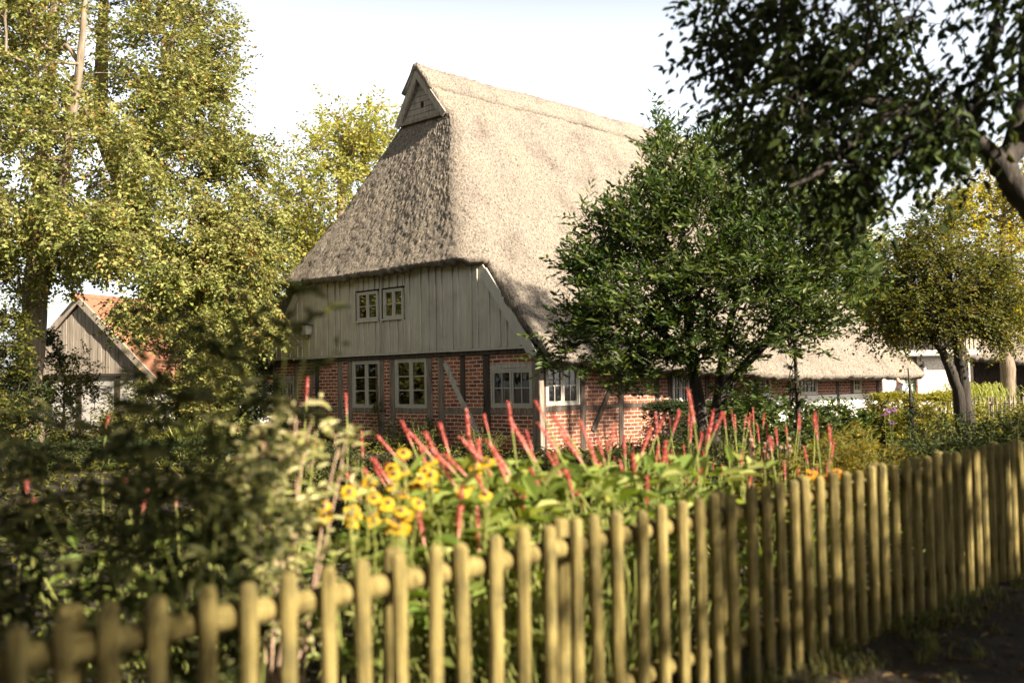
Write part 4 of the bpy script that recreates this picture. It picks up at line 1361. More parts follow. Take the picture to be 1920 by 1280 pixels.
def bush(name, label, px, py_top, Y, wpx, leaf, n=40, L=.09, W=.05, cat='bush', dep=None, zb=.08, K=6, m=7, tl=.3, group=None, stem=None):
    top = at(px, py_top, Y)
    h = top[2] - zb
    rx = wpx / 2 * Y / 1920
    return tree(name, label, (top[0], Y, zb), [([(top[0], Y, zb), (top[0], Y, zb + h * .3), (top[0], Y, zb + h * .6)], [.05, .035, .015])],
                [(top[0], Y, zb + h * .52, rx, dep or rx * .8, h * .46, n), (top[0] - rx * .4, Y - .1, zb + h * .35, rx * .6, rx * .5, h * .33, n // 3), (top[0] + rx * .45, Y, zb + h * .4, rx * .55, rx * .5, h * .38, n // 3)],
                leaf, stem or M['bark_dark'], K=K, m=m, tl=tl, L=L, W=W, rmax=.03, tip_r=.004, droop=.15, cat=cat, group=group)


def hedge(name, label, p, q, h, th, leaf, dens, L=.05, W=.03, base=None):
    p, q = np.array(p), np.array(q)
    ln = np.linalg.norm(q - p)
    d = (q - p) / ln
    nn = np.array([-d[1], d[0]])
    n = int(dens * ln)
    u, v, z = rng.uniform(0, ln, n), rng.uniform(-th / 2, th / 2, n), rng.uniform(0, h, n)
    fc = rng.integers(0, 4, n)
    v = np.where(fc == 0, -th / 2, np.where(fc == 1, th / 2, v)) + rng.normal(0, .03, n)
    z = np.where(fc >= 2, h + .03 * np.sin(u * 3) + rng.normal(0, .03, n), z)
    o = np.array([(p[0] + q[0]) / 2, (p[1] + q[1]) / 2])
    P = np.stack([p[0] + d[0] * u + nn[0] * v - o[0], p[1] + d[1] * u + nn[1] * v - o[1], z], 1)
    root = empty(name, (o[0], o[1], gz(o[0], o[1])))
    tag(root, label, 'hedge')
    out = norm(np.stack([nn[0] * v * 2, nn[1] * v * 2, (z - h * .5)], 1) + rand_dir((n,)) * .3)
    mb, wm = MB(), MB()
    twig_leaves(mb, P, out, 2, 5, .10, L, W, .05, twigs=wm, tr=.003)
    # woody core that keeps light from passing straight through
    for k_ in range(int(ln / .25)):
        c_ = p - o + d * (k_ + .5) * .25
        for _ in range(5):
            e = c_ + d * rng.uniform(-.15, .15) + nn * rng.uniform(-th * .4, th * .4)
            wm.tube([(c_[0], c_[1], 0), (e[0], e[1], h * rng.uniform(.7, .95))], [.012, .004], 4)
    wm.build('stems', M['bark_dark'], root)
    mb.build('foliage', leaf, root)
    return root


bush('leafy_bush', 'dark bush at the far left foot of the tall trunk', 10, 640, 23.5, 150, M['leaf_hedge'], 60, .10, .06)
bush('leafy_bush', 'yellow-lit bush between the pale trunk and the barn gable', 120, 640, 26, 130, M['leaf_bush'], 60, .09, .055)
bush('leafy_bush', 'large dark bush hiding the lower wall of the plank barn', 330, 690, 25, 190, M['leaf_bush'], 80, .10, .06)
bush('leafy_bush', 'small yellow-lit bush below the barn gable', 250, 740, 23, 130, M['leaf_bush'], 60, .08, .05)
bush('leafy_bush', 'dark bush against the left corner of the brick gable', 465, 640, 27, 110, M['leaf_hedge'], 80, .11, .07)
bush('leafy_bush', 'dark shrubbery between barn and house under the drooping tree', 400, 660, 28, 120, M['leaf_hedge'], 60, .11, .07)
bush('leafy_bush', 'bush with dark foliage left of the barn behind the tall trunk', 30, 560, 33, 200, M['leaf_hedge'], 70, .15, .09)
bush('leafy_bush', 'tall yellow-green bush filling the far left edge under the crown', -20, 470, 23, 170, M['leaf_bush'], 80, .10, .065, K=9)
bush('leafy_bush', 'leafy sapling hiding the right slope of the barn roof', 395, 590, 24, 120, M['leaf_left'], 50, .10, .07, K=9)
# low clipped hedges and a spiky plant on the left
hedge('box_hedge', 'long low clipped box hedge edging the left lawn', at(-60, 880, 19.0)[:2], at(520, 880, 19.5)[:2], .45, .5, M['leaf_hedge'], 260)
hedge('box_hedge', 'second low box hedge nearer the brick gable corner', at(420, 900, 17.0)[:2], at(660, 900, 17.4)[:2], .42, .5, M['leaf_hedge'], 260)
c = at(342, 850, 21)
mb = MB(); grass_tuft(mb, np.array([0, 0, 0.0]), 70, .95, .5, .016, .4)
o = mb.build('spiky_plant', M['pale_grass'], loc=(c[0], 21, gz(c[0], 21.0)))
tag(o, 'spiky pale yucca-like plant on the lawn by the low hedge', 'plant')
# planting along the foot of the gable and the side wall
for x_, y_, h_, r_, lab in ((-8.9, -.5, .55, .5, 'low leafy plant at the left foot of the brick gable'), (-6.9, -.5, .5, .45, 'low green plant under the brick panel left of the tall windows'),
                        (-4.0, -.5, .72, .55, 'bushy plant growing below the second tall window'), (-2.9, -.55, .75, .45, 'grey-green plant at the foot of the slanted brace'), (-1.0, -.6, .6, .5, 'leafy plant under the four-pane gable window')):
    p = hl(x_, y_, 0)
    shrub('border_plant', lab, (p[0], p[1], .1), r_, r_ * .7, h_, 22, M['leaf_shrub'], M['stem_green'], K=3, m=6, tl=.14, L=.055, W=.03, cat='plant')
# climber with a bare stem between the two tall windows
p = hl(-5.05, -.12, 0)
cr = empty('climbing_rose', (p[0], p[1], .1), -HA)
tag(cr, 'climbing plant with bare stems between the two tall gable windows', 'climber')
mb = MB()
for k_ in range(3):
    zz = np.linspace(0, 2.0 - .25 * k_, 14)
    mb.tube(np.stack([.05 * k_ - .05 + .05 * np.sin(zz * 3 + k_), np.full(14, -.02 * k_), zz], 1), np.linspace(.022, .008, 14), 6)
mb.build('stems', M['stem_brown'], cr)
mb = MB()
tips = np.stack([rng.normal(0, .12, 26), rng.normal(-.08, .04, 26), rng.uniform(.2, 1.1, 26)], 1)
twig_leaves(mb, tips, centre_out(tips, (0, .3, .6)), 3, 5, .13, .05, .03)
mb.build('foliage', M['leaf_bush'], cr)
hedge('yew_hedge', 'dark clipped hedge standing before the brick side wall', hl(2.0, 1.4, 0)[:2], hl(1.9, 5.6, 0)[:2], .92, .7, M['leaf_hedge'], 520, .05, .03)
for px, pt, Y, wp, lf, n, lab in ((1390, 745, 19, 130, 'leaf_magnolia', 60, 'bright green leafy bush under the broad dark tree'), (1480, 752, 20, 120, 'leaf_magnolia', 60, 'rounded green bush before the white plinth'),
                              (1570, 755, 20, 130, 'leaf_magnolia', 60, 'green hydrangea-like bush near the end of the thatched wing'), (1340, 770, 18, 90, 'leaf_hedge', 40, 'dark low bush at the stems of the broad tree'), (1640, 760, 21, 90, 'leaf_bush', 40, 'leafy bush left of the forked fruit tree')):
    bush('garden_bush', lab, px, pt, Y, wp, M[lf], n, .10, .055, tl=.22)
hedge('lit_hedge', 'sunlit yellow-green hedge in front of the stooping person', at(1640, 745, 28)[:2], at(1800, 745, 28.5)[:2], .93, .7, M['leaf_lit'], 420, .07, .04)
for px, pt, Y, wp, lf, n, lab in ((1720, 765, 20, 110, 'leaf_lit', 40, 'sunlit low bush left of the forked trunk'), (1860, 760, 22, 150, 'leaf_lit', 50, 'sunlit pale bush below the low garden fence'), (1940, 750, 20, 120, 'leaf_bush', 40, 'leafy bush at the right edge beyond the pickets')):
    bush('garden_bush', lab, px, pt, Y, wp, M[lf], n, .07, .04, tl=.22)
# weeping pale grass
c = at(1838, 745, 33)
mb = MB()
for k_ in range(9):
    grass_tuft(mb, np.array([rng.normal(0, .3), rng.normal(0, .2), 0]), 60, 2.0, 1.0, .018, 1.1)
o = mb.build('weeping_grass', M['pale_grass'], loc=(c[0], 33, .1))
tag(o, 'tall arching pale green grass in front of the dark shed', 'plant')
# slim dark stems of young trees
for px, Y, top, lab in ((1494, 15.5, 610, 'slim young tree with dark stem left of the white plinth'), (1708, 19, 690, 'slim ivy-clad stem left of the forked fruit tree')):
    c = at(px, 800, Y)
    tz = at(px, top, Y)[2]
    tree('young_tree', lab, (c[0], Y, .1), [([(c[0], Y, .1), (c[0] + .03, Y, tz * .5), (c[0] - .02, Y, tz)], [.05, .04, .012])], [(c[0], Y, tz * .5, .11, .11, tz * .45, 34)],
         M['leaf_hedge'], M['bark_dark'], K=3, m=5, tl=.12, L=.06, W=.035, tip_r=.004, rmax=.01)

# ------------------------------------------------------------------ the person stooping behind the hedge
def skin_mesh(name, verts, edges, radii, mat, parent, sub=2):
    me = bpy.data.meshes.new(name)
    me.from_pydata(verts, edges, [])
    o = bpy.data.objects.new(name, me)
    COL.objects.link(o)
    o.parent = parent
    sk = o.modifiers.new('skin', 'SKIN')
    sk.use_smooth_shade = True
    for i_, r_ in enumerate(radii):
        me.skin_vertices[0].data[i_].radius = (r_, r_) if not isinstance(r_, tuple) else r_
        me.skin_vertices[0].data[i_].use_root = i_ == 0
    ss_ = o.modifiers.new('smooth', 'SUBSURF')
    ss_.levels = ss_.render_levels = sub
    me.materials.append(mat)
    return o


pc = at(1697, 745, 31)
per = empty('person', (pc[0], 31.0, .1), rad(0))
tag(per, 'person in a pale blue top stooping behind the sunlit hedge', 'person')
V = [(.10, 0, .88), (.02, 0, 1.08), (-.10, 0, 1.26), (-.17, 0, 1.36), (-.22, -.01, 1.43), (-.27, -.02, 1.53), (-.28, -.03, 1.60),
     (-.10, -.19, 1.27), (-.18, -.24, 1.02), (-.34, -.20, .84), (-.40, -.18, .78), (-.10, .19, 1.27), (-.20, .24, 1.02), (-.36, .20, .84), (-.42, .18, .78),
     (.10, -.10, .84), (.04, -.11, .46), (.10, -.11, .08), (-.04, -.12, .03), (.10, .10, .84), (.06, .11, .46), (.14, .11, .08), (.0, .12, .03)]
E_ = [(0, 1), (1, 2), (2, 3), (3, 4), (4, 5), (5, 6), (2, 7), (7, 8), (8, 9), (9, 10), (2, 11), (11, 12), (12, 13), (13, 14), (0, 15), (15, 16), (16, 17), (17, 18), (0, 19), (19, 20), (20, 21), (21, 22)]
R_ = [.12, .12, .13, .06, .055, .095, .085, .06, .045, .035, .03, .06, .045, .035, .03, .09, .065, .045, .035, .09, .065, .045, .035]
skin_mesh('body', V, E_, R_, M['skin'], per)
vi = [1, 2, 3, 7, 8, 11, 12]
skin_mesh('shirt', [V[0]] + [V[k_] for k_ in (1, 2)] + [tuple(np.array(V[2]) * .4 + np.array(V[3]) * .6), V[7], V[8], V[11], V[12]], [(0, 1), (1, 2), (2, 3), (2, 4), (4, 5), (2, 6), (6, 7)], [.135, .14, .15, .085, .075, .06, .075, .06], M['blue_cloth'], per)
skin_mesh('trousers', [(.10, 0, .90), V[15], V[16], V[17], V[19], V[20], V[21]], [(0, 1), (1, 2), (2, 3), (0, 4), (4, 5), (5, 6)], [.135, .105, .08, .065, .105, .08, .065], M['dark_cloth'], per)
skin_mesh('hair', [(-.245, -.02, 1.60), (-.21, -.02, 1.54), (-.19, -.02, 1.46)], [(0, 1), (1, 2)], [.095, .095, .05], M['hair'], per)

# ------------------------------------------------------------------ flower border behind the fence
rng = np.random.default_rng(31)


def spike(length, r0, n=90):
    """dense bottle-brush flower spike along +z"""
    mb = MB()
    t = rng.uniform(0, 1, n)
    a = rng.uniform(0, 2 * math.pi, n)
    r = r0 * (0.35 + 0.65 * np.sin(np.clip(t, 0, 1) * math.pi * .85 + .25)) * .5
    P = np.stack([np.cos(a) * r * .5, np.sin(a) * r * .5, t * length], 1)
    D = np.stack([np.cos(a), np.sin(a), np.full(n, .9)], 1)
    Nn = np.stack([-np.cos(a) * .8, -np.sin(a) * .8, np.full(n, .6)], 1)
    leaves(mb, P, D, Nn, r0 * 1.15, r0 * .75, simple=True)
    mb.tube([(0, 0, -.02), (0, 0, length * .9)], [r0 * .42, r0 * .2], 6)
    return mb.mesh('flower_spike')


SPK = [spike(l_, r_) for l_, r_ in ((.07, .0098), (.095, .0108), (.12, .0112), (.085, .0092))]
for s_m in SPK: s_m.materials.append(M['red_spike'])


def bistort(name, label, spikes, base_c, leaf_n, leaf_area, zrange, spread=.5, sc=1.0, L=.15, W=.065):
    """spikes: list of (world tip base point, lean dir, length idx)"""
    base_c = np.array(base_c, float)
    root = empty(name, base_c)
    tag(root, label, 'flower')
    sm, lm = MB(), MB()
    tipsP, tipsD = [], []
    for P, d, k_ in spikes:
        P = np.array(P) - base_c
        foot = np.array([P[0] * .55 + rng.normal(0, .06) - d[0] * .1, P[1] * .6 + rng.normal(0, .06) - d[1] * .1, 0])
        mid = P - np.array(d) * np.linalg.norm(P - foot) * .55
        t = np.linspace(0, 1, 9)[:, None]
        pts = foot * (1 - t) ** 2 + mid * 2 * t * (1 - t) + P * t * t
        sm.tube(pts, np.linspace(.0058, .0034, 9) * sc, 5)
        o = bpy.data.objects.new('flower_spike', SPK[k_])
        COL.objects.link(o)
        o.parent = root
        o.location = P
        sv_ = sc * rng.uniform(.7, 1.08)
        o.scale = (sv_, sv_, sv_)
        o.rotation_euler = Vector(d).to_track_quat('Z', 'Y').to_euler()
        for tt in (.3, .5, .68, .82):
            q = foot * (1 - tt) ** 2 + mid * 2 * tt * (1 - tt) + P * tt * tt
            tipsP.append(q)
            tipsD.append(rand_dir((1,))[0] * np.array([1, 1, .2]) + np.array([0, 0, .35]))
    tipsP, tipsD = np.array(tipsP), np.array(tipsD)
    n = len(tipsP)
    leaves(lm, tipsP, tipsD, np.array([0, 0, 1.0]) + rand_dir((n,)) * .5, L * .75 * rng.uniform(.6, 1.1, n), W * .8, simple=False)
    # basal leaves
    x0, x1, y0, y1 = leaf_area
    P = np.stack([rng.uniform(x0, x1, leaf_n), rng.uniform(y0, y1, leaf_n), zrange[0] + (zrange[1] - zrange[0]) * rng.uniform(0, 1, leaf_n) ** .6], 1)
    oo = (P[:, :2] - F0) @ FN
    P = P[oo > rng.uniform(.12, .4, leaf_n)] - base_c
    leaf_n = len(P)
    D = rand_dir((leaf_n,)) * np.array([1, 1, .3]) + np.array([0, 0, .25])
    leaves(lm, P, D, np.array([0, 0, 1.0]) + rand_dir((leaf_n,)) * .45, L * rng.uniform(.7, 1.25, leaf_n), W * rng.uniform(.8, 1.3, leaf_n), simple=False)
    for q, dd in zip(P[::2], norm(D)[::2]):
        sm.tube([(q[0] * .8, q[1] * .8, 0), (q[0] * .95 - dd[0] * .1, q[1] * .95 - dd[1] * .1, q[2] * .6), q], [.005, .004, .003], 4, cap=False)
    sm.build('stems', M['stem_green'], root)
    lm.build('foliage', M['leaf_bistort'], root)
    return root


def lean(dx, dz=1.0, dy=0.0):
    v = np.array([dx, dy, dz]); return v / np.linalg.norm(v)


sp = []
# surveyed spike bases in the middle clump: (px, py of the spike foot, depth, lean in x)
for px, py, Y, lx, k_ in ((735, 840, 5.6, -.7, 1), (760, 862, 5.5, -.55, 0), (800, 838, 5.6, -.6, 2), (822, 850, 5.5, -.5, 1), (845, 870, 5.4, -.6, 2), (870, 880, 5.3, -.55, 1), (838, 830, 5.9, -.4, 1), (880, 820, 6.0, -.15, 2),
                      (905, 858, 5.5, -.5, 2), (925, 890, 5.3, -.5, 1), (950, 872, 5.5, -.4, 2), (985, 830, 5.6, -.45, 2), (960, 795, 5.8, -.25, 2), (1000, 850, 5.7, -.35, 1), (1012, 905, 5.4, -.4, 1), (1040, 830, 5.8, -.55, 2),
                      (1062, 805, 6.0, -.5, 1), (1085, 850, 5.7, -.45, 2), (1100, 815, 6.0, -.3, 1), (1120, 870, 5.8, -.35, 1), (1145, 830, 6.1, .12, 2), (1172, 845, 6.2, .05, 1), (1205, 838, 6.3, .15, 1), (1230, 810, 6.5, .15, 2),
                      (1262, 800, 6.6, .1, 1), (1300, 775, 6.4, .02, 2), (1310, 835, 6.3, .15, 1), (1340, 800, 6.6, .3, 1), (700, 905, 5.4, -.5, 1), (725, 890, 5.5, -.35, 1), (980, 955, 5.0, .05, 1), (860, 985, 4.7, -.15, 2),
                      (905, 945, 5.0, -.1, 0), (1050, 880, 5.5, -.3, 1), (1080, 905, 5.4, -.5, 0), (1190, 880, 5.9, -.2, 0), (770, 820, 6.0, -.3, 1), (915, 800, 6.2, -.2, 1), (1020, 775, 6.2, -.3, 1), (1250, 860, 6.0, .1, 0)):
    sp.append((at(px, py + 8, Y), lean(lx * 1.25 + rng.normal(0, .12), 1, rng.normal(0, .15)), k_))
    if rng.random() < .75:
        sp.append((at(px + rng.normal(0, 30), py + rng.uniform(20, 80), Y + rng.normal(0, .2)), lean(lx + rng.normal(0, .2), 1, rng.normal(0, .2)), int(rng.integers(0, 4))))
bistort('bistort_clump', 'large clump of red bistort spikes leaning left behind the middle of the fence', sp, (.35, 5.5, .05), 1100, (-.65, 1.5, 4.6, 6.4), (.15, 1.13), sc=1.55)
sp = []
for _ in range(84):
    px, py = rng.uniform(1120, 1560), rng.uniform(790, 920)
    Y = rng.uniform(7.5, 10.5)
    sp.append((at(px, py, Y), lean(rng.normal(.0, .12), 1, rng.normal(0, .12)), int(rng.integers(0, 4))))
bistort('bistort_clump', 'patch of darker red bistort spikes further back before the broad tree', sp, (2.2, 9, .1), 420, (.9, 3.2, 7.6, 10.6), (.1, .75), sc=1.3, L=.11, W=.05)
sp = []
for px, py, Y in ((505, 850, 5.6), (492, 840, 5.7), (50, 930, 5.2), (268, 955, 5.2), (240, 930, 5.6), (575, 745, 6.2), (590, 840, 6.0), (330, 940, 5.2), (60, 960, 5.4), (650, 770, 6.4), (560, 985, 4.9), (480, 830, 6.0), (200, 800, 6.5), (680, 850, 6.2)):
    sp.append((at(px, py, Y), lean(rng.normal(0, .15), 1, rng.normal(0, .1)), int(rng.integers(0, 3))))
bistort('bistort_clump', 'scattered red bistort spikes seen through the blurred shrub on the left', sp, (-1.6, 5.6, .03), 260, (-2.6, -.7, 4.9, 6.4), (.1, .75), sc=1.25, L=.13, W=.055)


def daisy_mesh(petal_mat, pn=11, r=.033):
    mb = MB()
    a = np.linspace(0, 2 * math.pi, pn, endpoint=False)
    D = np.stack([np.cos(a), np.sin(a), np.full(pn, -.12)], 1)
    leaves(mb, np.stack([np.cos(a), np.sin(a), np.zeros(pn)], 1) * .007, D, np.tile(np.array([0, 0, 1.0]), (pn, 1)), r, .016, .1)
    me = mb.mesh('flower_head')
    me.materials.append(petal_mat)
    return me


DY, DO, DP = daisy_mesh(M['yellow_petal']), daisy_mesh(M['orange_petal']), daisy_mesh(M['purple_petal'], 16, .03)
cm = MB(); cm.tube([(0, 0, -.002), (0, 0, .006), (0, 0, .014)], [.011, .013, .006], 10)
CEN = cm.mesh('flower_centre'); CEN.materials.append(M['stem_brown'])


def daisies(name, label, heads, base_c, mesh, leaf_n, sc=1.0, leafm='leaf_bistort'):
    base_c = np.array(base_c, float)
    root = empty(name, base_c)
    tag(root, label, 'flower')
    sm, lm = MB(), MB()
    for P in heads:
        P = np.array(P) - base_c
        foot = np.array([P[0] * .6, P[1] * .6, 0])
        t = np.linspace(0, 1, 6)[:, None]
        mid = (foot + P) / 2 + rng.normal(0, .03, 3) + np.array([0, 0, .1])
        sm.tube(foot * (1 - t) ** 2 + mid * 2 * t * (1 - t) + P * t * t, np.linspace(.005, .003, 6), 5)
        o = bpy.data.objects.new('flower_head', mesh)
        COL.objects.link(o); o.parent = root; o.location = P; o.scale = (sc,) * 3
        d = Vector((rng.normal(0, .4), -.55 + rng.normal(0, .3), .8))
        o.rotation_euler = d.to_track_quat('Z', 'Y').to_euler()
        ce = bpy.data.objects.new('flower_centre', CEN)
        COL.objects.link(ce); ce.parent = o
        for tt in (.35, .6, .8):
            q = foot * (1 - tt) ** 2 + mid * 2 * tt * (1 - tt) + P * tt * tt
            k_ = 3
            leaves(lm, np.tile(q, (k_, 1)), rand_dir((k_,)) * np.array([1, 1, .3]) + np.array([0, 0, .3]), np.array([0, 0, 1.]) + rand_dir((k_,)) * .4, .085, .028, simple=False)
    sm.build('stems', M['stem_green'], root)
    lm.build('foliage', M[leafm], root)
    return root


hd = [at(rng.normal(815, 62), rng.normal(905, 30), rng.uniform(4.7, 5.2)) for _ in range(30)]
daisies('coneflower_clump', 'cluster of yellow daisy flowers beside the leaning red spikes', hd, (-.35, 4.95, .02), DY, 0, 1.0)
hd = [at(rng.normal(690, 55), rng.normal(958, 24), rng.uniform(4.2, 4.7)) for _ in range(26)]
daisies('coneflower_clump', 'lower cluster of yellow daisy flowers above the sunlit pickets', hd, (-.6, 4.45, .02), DY, 0, .95)
hd = [at(rng.normal(1535, 18), rng.normal(885, 6), rng.uniform(5.7, 6.1)) for _ in range(6)]
daisies('orange_flowers', 'few orange flowers peeping over the shaded pickets', hd, (1.75, 5.95, .05), DO, 0, 1.0)
hd = [at(rng.normal(1665, 14), rng.normal(778, 8), rng.uniform(14, 14.4)) for _ in range(4)]
daisies('purple_flowers', 'purple flowers in front of the sunlit hedge', hd, (5.2, 14.2, .1), DP, 0, 1.3)
# seed-headed globe thistle
hd = [at(rng.uniform(1385, 1500), rng.uniform(815, 850), rng.uniform(8.2, 9.0)) for _ in range(16)]
gt = empty('globe_thistle', (2.1, 8.6, .1)); tag(gt, 'brown round seed heads on dry stems among the red spikes', 'plant')
ball = MB(); ball.tube([(0, 0, -.018), (0, 0, -.012), (0, 0, 0), (0, 0, .012), (0, 0, .018)], [.006, .015, .02, .015, .005], 10)
BME = ball.mesh('seed_head'); BME.materials.append(M['seedhead'])
sm = MB()
for P in hd:
    P = P - np.array([2.1, 8.6, .1])
    sm.tube([(P[0] * .5, P[1] * .5, 0), (P[0] * .8, P[1] * .8, P[2] * .5), P], [.005, .004, .003], 5)
    o = bpy.data.objects.new('seed_head', BME); COL.objects.link(o); o.parent = gt; o.location = P
sm.build('stems', M['stem_brown'], gt)

# feathery golden plants on the right
for px, pt, Y, w_, n_, lab in ((1600, 790, 10.5, .55, 46, 'feathery golden-green plant above the shaded pickets'), (1450, 850, 8.6, .45, 30, 'low golden plant among the seed heads'), (1660, 830, 10.0, .5, 36, 'feathery bronze-green plant near the fence bend')):
    c = at(px, pt, Y)
    shrub('goldenrod', lab, (c[0], Y, .1), w_, w_ * .7, c[2] - .1, n_, M['leaf_golden'], M['stem_green'], K=5, m=9, tl=.14, L=.045, W=.012, cat='plant', nodes=8, droop=.1)
for px, pt, Y, w_, n_, lf, lab in ((1730, 790, 11.5, .8, 50, 'leaf_hedge', 'dark green plant mass before the sunlit hedge'), (1830, 775, 12.5, .9, 60, 'leaf_hedge', 'dark feathery plant right of the forked trunk foot'), (1920, 790, 11.0, .8, 50, 'leaf_hedge', 'dark bushy plant above the last pickets at the right edge'),
                               (1780, 815, 9.8, .6, 40, 'leaf_hedge', 'low dark plant behind the right pickets'), (1520, 800, 12.0, .7, 46, 'leaf_shrub', 'mid-height green plant between red spikes and bushes'), (1350, 800, 12.5, .7, 46, 'leaf_shrub', 'green leafy plant before the stems of the broad tree'),
                               (1240, 820, 12, .7, 40, 'leaf_shrub', 'green leafy plant in front of the dark clipped hedge'), (1060, 830, 13, .8, 40, 'leaf_shrub', 'leafy plant near the right corner post of the gable'), (880, 850, 14, .8, 40, 'leaf_shrub', 'leafy plant before the brace on the gable'), (640, 860, 14, .8, 40, 'leaf_shrub', 'leafy plant on the bed before the tall window')):
    c = at(px, pt, Y)
    shrub('border_plant', lab, (c[0], Y, .1), w_, w_ * .7, c[2] - .1, n_, M[lf], M['stem_green'], K=4, m=8, tl=.18, L=.06, W=.022, cat='plant', nodes=5)
# strap-leaved iris fan
c = at(860, 890, 8.5)
mb = MB(); grass_tuft(mb, np.array([0, 0, 0.]), 90, .85, .6, .012, .7)
tag(mb.build('iris_leaves', M['grass_blade'], loc=(c[0], 8.5, .08)), 'fan of strap-like green leaves behind the leaning red spikes', 'plant')

# low leafy cover that fills the border
mb = MB()
n = 9000
s1, o1 = rng.uniform(-1.5, 12, n), rng.uniform(.12, 9, n) ** 1.0
P = np.stack([F0[0] + FD[0] * s1 + FN[0] * o1, F0[1] + FD[1] * s1 + FN[1] * o1], 1)
hgt = .16 + .22 * np.clip(o1 / 2.0, 0, 1) + .10 * np.sin(P[:, 0] * 2.1) * np.cos(P[:, 1] * 1.7)
z = gz(P[:, 0], P[:, 1]) + rng.uniform(.02, 1, n) * np.maximum(hgt, .1)
leaves(mb, np.column_stack([P, z]), rand_dir((n,)) * np.array([1, 1, .35]) + np.array([0, 0, .25]), np.array([0, 0, 1.]) + rand_dir((n,)) * .5, rng.uniform(.06, .13, n), rng.uniform(.03, .055, n), simple=False)
tag(mb.build('ground_cover', M['leaf_shrub']), 'low leafy cover filling the flower border behind the fence', 'ground cover', kind='stuff')
mb = MB()
n = 26000
x_, y_ = rng.uniform(-16, 16, n), rng.uniform(9, 26, n)
z = gz(x_, y_) + rng.uniform(.0, .28, n) * (0.5 + 0.5 * np.sin(x_ * .9 + 1) * np.cos(y_ * .7))
z = np.maximum(z, gz(x_, y_) + .01)
leaves(mb, np.column_stack([x_, y_, z]), rand_dir((n,)) * np.array([1, 1, .5]) + np.array([0, 0, .4]), np.array([0, 0, 1.]) + rand_dir((n,)) * .6, rng.uniform(.07, .16, n), rng.uniform(.03, .06, n))
tag(mb.build('bed_planting', M['leaf_bush']), 'low green planting of the beds in front of the house', 'ground cover', kind='stuff')

# ------------------------------------------------------------------ blurred shrub in the foreground left
rng = np.random.default_rng(41)


def spray_shrub(label, base, stems, leafm, stemm, L=.095, W=.026, K=3, m=7, tl=.16, stem_r=.007):
    """stems: list of world tip points; each arches up from the base"""
    base = np.array(base, float)
    root = empty('butterfly_bush', base)
    tag(root, label, 'shrub')
    sm, lm = MB(), MB()
    tips, outs = [], []
    for T_ in stems:
        T_ = np.array(T_) - base
        foot = np.array([T_[0] * .25 + rng.normal(0, .06), T_[1] * .25 + rng.normal(0, .06), 0])
        mid = foot * .4 + T_ * .6 + np.array([0, 0, .10 * T_[2]]) + rng.normal(0, .05, 3)
        mid[2] = T_[2] * .72
        t = np.linspace(0, 1, 10)[:, None]
        sm.tube(foot * (1 - t) ** 2 + mid * 2 * t * (1 - t) + T_ * t * t, np.linspace(stem_r, stem_r * .35, 10), 6)
        for tt in np.linspace(.35, 1.0, 8):
            tips.append(foot * (1 - tt) ** 2 + mid * 2 * tt * (1 - tt) + T_ * tt * tt)
            outs.append(norm((T_ - mid) * (2 if tt > .9 else .6) + rand_dir((1,))[0] * .25))
    twig_leaves(lm, np.array(tips), np.array(outs), K, m, tl, L, W, .15, simple=False, twigs=sm, tr=stem_r * .33, upn=.7)
    sm.build('stems', stemm, root)
    lm.build('foliage', leafm, root)
    return root


def tips_in(n, x0, x1, yfun, Y0, Y1):
    out = []
    for _ in range(n):
        px = rng.uniform(x0, x1)
        out.append(at(px, yfun(px) + rng.uniform(0, 90), rng.uniform(Y0, Y1)))
    return out


spray_shrub('tall out-of-focus shrub with dark sprays in front of the barn', (-1.05, 3.55, 0), [at(x_, y_, Y_) for x_, y_, Y_ in ((400, 560, 3.3), (470, 640, 3.4), (545, 555, 3.3), (590, 600, 3.5), (330, 690, 3.4), (430, 690, 3.3), (250, 720, 3.5), (480, 650, 3.4), (360, 640, 3.3), (290, 640, 3.6))],
            M['leaf_shrub'], M['stem_green'], K=2, m=5, tl=.14, L=.078, W=.028, stem_r=.005)
spray_shrub('out-of-focus shrub with pale sunlit stems beside the yellow daisies', (-.95, 4.25, 0), tips_in(10, 430, 650, lambda p: np.interp(p, [430, 560, 680], [830, 730, 780]), 4.0, 4.5), M['leaf_shrub_sunlit'], M['stem_pink'], stem_r=.007, K=2, m=4, tl=.13, L=.08, W=.026)
spray_shrub('shaded out-of-focus shrub at the left edge behind the fence', (-1.75, 3.9, 0), tips_in(10, -60, 300, lambda p: np.interp(p, [-60, 150, 300], [800, 740, 790]), 3.6, 4.2), M['leaf_shrub'], M['stem_brown'], K=2, m=6, L=.08, stem_r=.005)
spray_shrub('low dark shrub pressing against the left pickets', (-.95, 3.55, 0), tips_in(11, 60, 500, lambda p: 905.0, 3.3, 3.7), M['leaf_shrub'], M['stem_green'], K=2, m=6, L=.08, stem_r=.005)

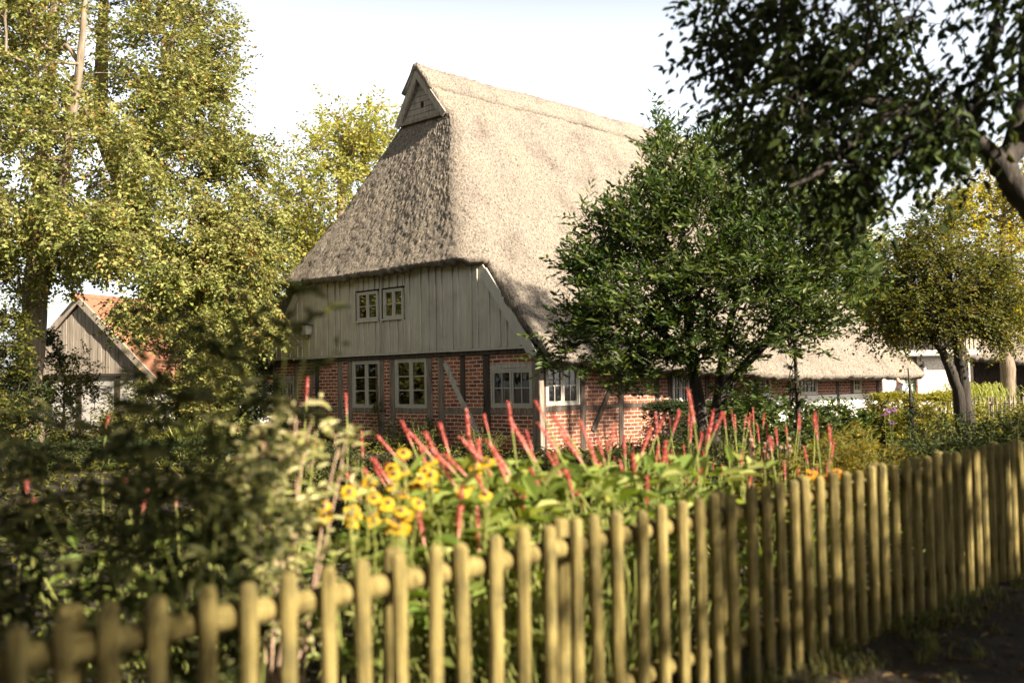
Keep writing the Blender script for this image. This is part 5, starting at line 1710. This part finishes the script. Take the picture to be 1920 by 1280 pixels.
# added woodland ring, mostly unseen, blocking sky light around the viewpoint
rng = np.random.default_rng(57)
mb, wm = MB(), MB()
for k_ in range(84):
    a_ = rad(60 + 300 * k_ / 83.0)            # compass angle from +Y, clockwise: right, behind, left
    R_ = rng.uniform(27, 36) + (8 if a_ > rad(290) else 0)
    c_ = np.array([R_ * math.sin(a_), 8 + R_ * math.cos(a_), 0.0])
    if c_[1] > 12 and c_[0] > -.56 * c_[1] - 3: continue
    deg_ = math.degrees(a_)
    H_ = rng.uniform(7, 9) if 205 < deg_ < 275 else (rng.uniform(9, 12) if 108 < deg_ < 150 else rng.uniform(14, 18))  # heights set to cut sky fill yet clear the sun
    wm.tube([c_, c_ + np.array([.2, .1, H_ * .5]), c_ + np.array([.1, .3, H_ * .85])], [.28, .2, .06], 6)
    n = 420
    d_ = rand_dir((n,)) * rng.uniform(.5, 1.0, (n, 1)) ** .5
    P = c_ + np.array([0, 0, H_ * .52]) + d_ * np.array([3.0, 3.0, H_ * .5])
    leaves(mb, P, rand_dir((n,)), np.array([0, 0, .6]) + rand_dir((n,)), rng.uniform(.5, .95, n), rng.uniform(.35, .6, n), simple=False)
wo = mb.build('woodland', M['leaf_bush'])
tag(wo, 'added woodland ring, mostly out of view, blocking sky light around the garden', 'woodland', kind='stuff')
wm.build('woodland_trunks', M['bark'], wo)

# dry leaves lying on the path
rng = np.random.default_rng(77)
mb = MB()
n = 1500
s1, o1 = rng.uniform(1, 16, n), -rng.uniform(.05, 3.0, n)
x_, y_ = F0[0] + FD[0] * s1 + FN[0] * o1, F0[1] + FD[1] * s1 + FN[1] * o1
leaves(mb, np.column_stack([x_, y_, gz(x_, y_) + .022]), rand_dir((n,)) * np.array([1, 1, .15]), np.array([0, 0, 1.]) + rand_dir((n,)) * .35, rng.uniform(.04, .08, n), rng.uniform(.02, .04, n), simple=False)
tag(mb.build('fallen_leaves', leaf_mat('dry_leaf', [(0.0, (0.05, 0.03, 0.012)), (0.7, (0.13, 0.08, 0.03)), (1.0, (0.24, 0.16, 0.04))], 0.1)), 'dry brown leaves scattered over the shaded path', 'leaves', kind='stuff')

# weeds and grass at the foot of the fence
mb = MB()
for _ in range(260):
    s1, o1 = rng.uniform(1.0, 10.5), -abs(rng.normal(.10, .22))
    x_, y_ = F0[0] + FD[0] * s1 + FN[0] * o1, F0[1] + FD[1] * s1 + FN[1] * o1
    grass_tuft(mb, np.array([x_, y_, gz(x_, y_)]), 12, rng.uniform(.05, .16), .10, .003, .6)
tag(mb.build('grass', M['grass_blade']), 'short grass growing along the foot of the pickets', 'grass', kind='stuff')
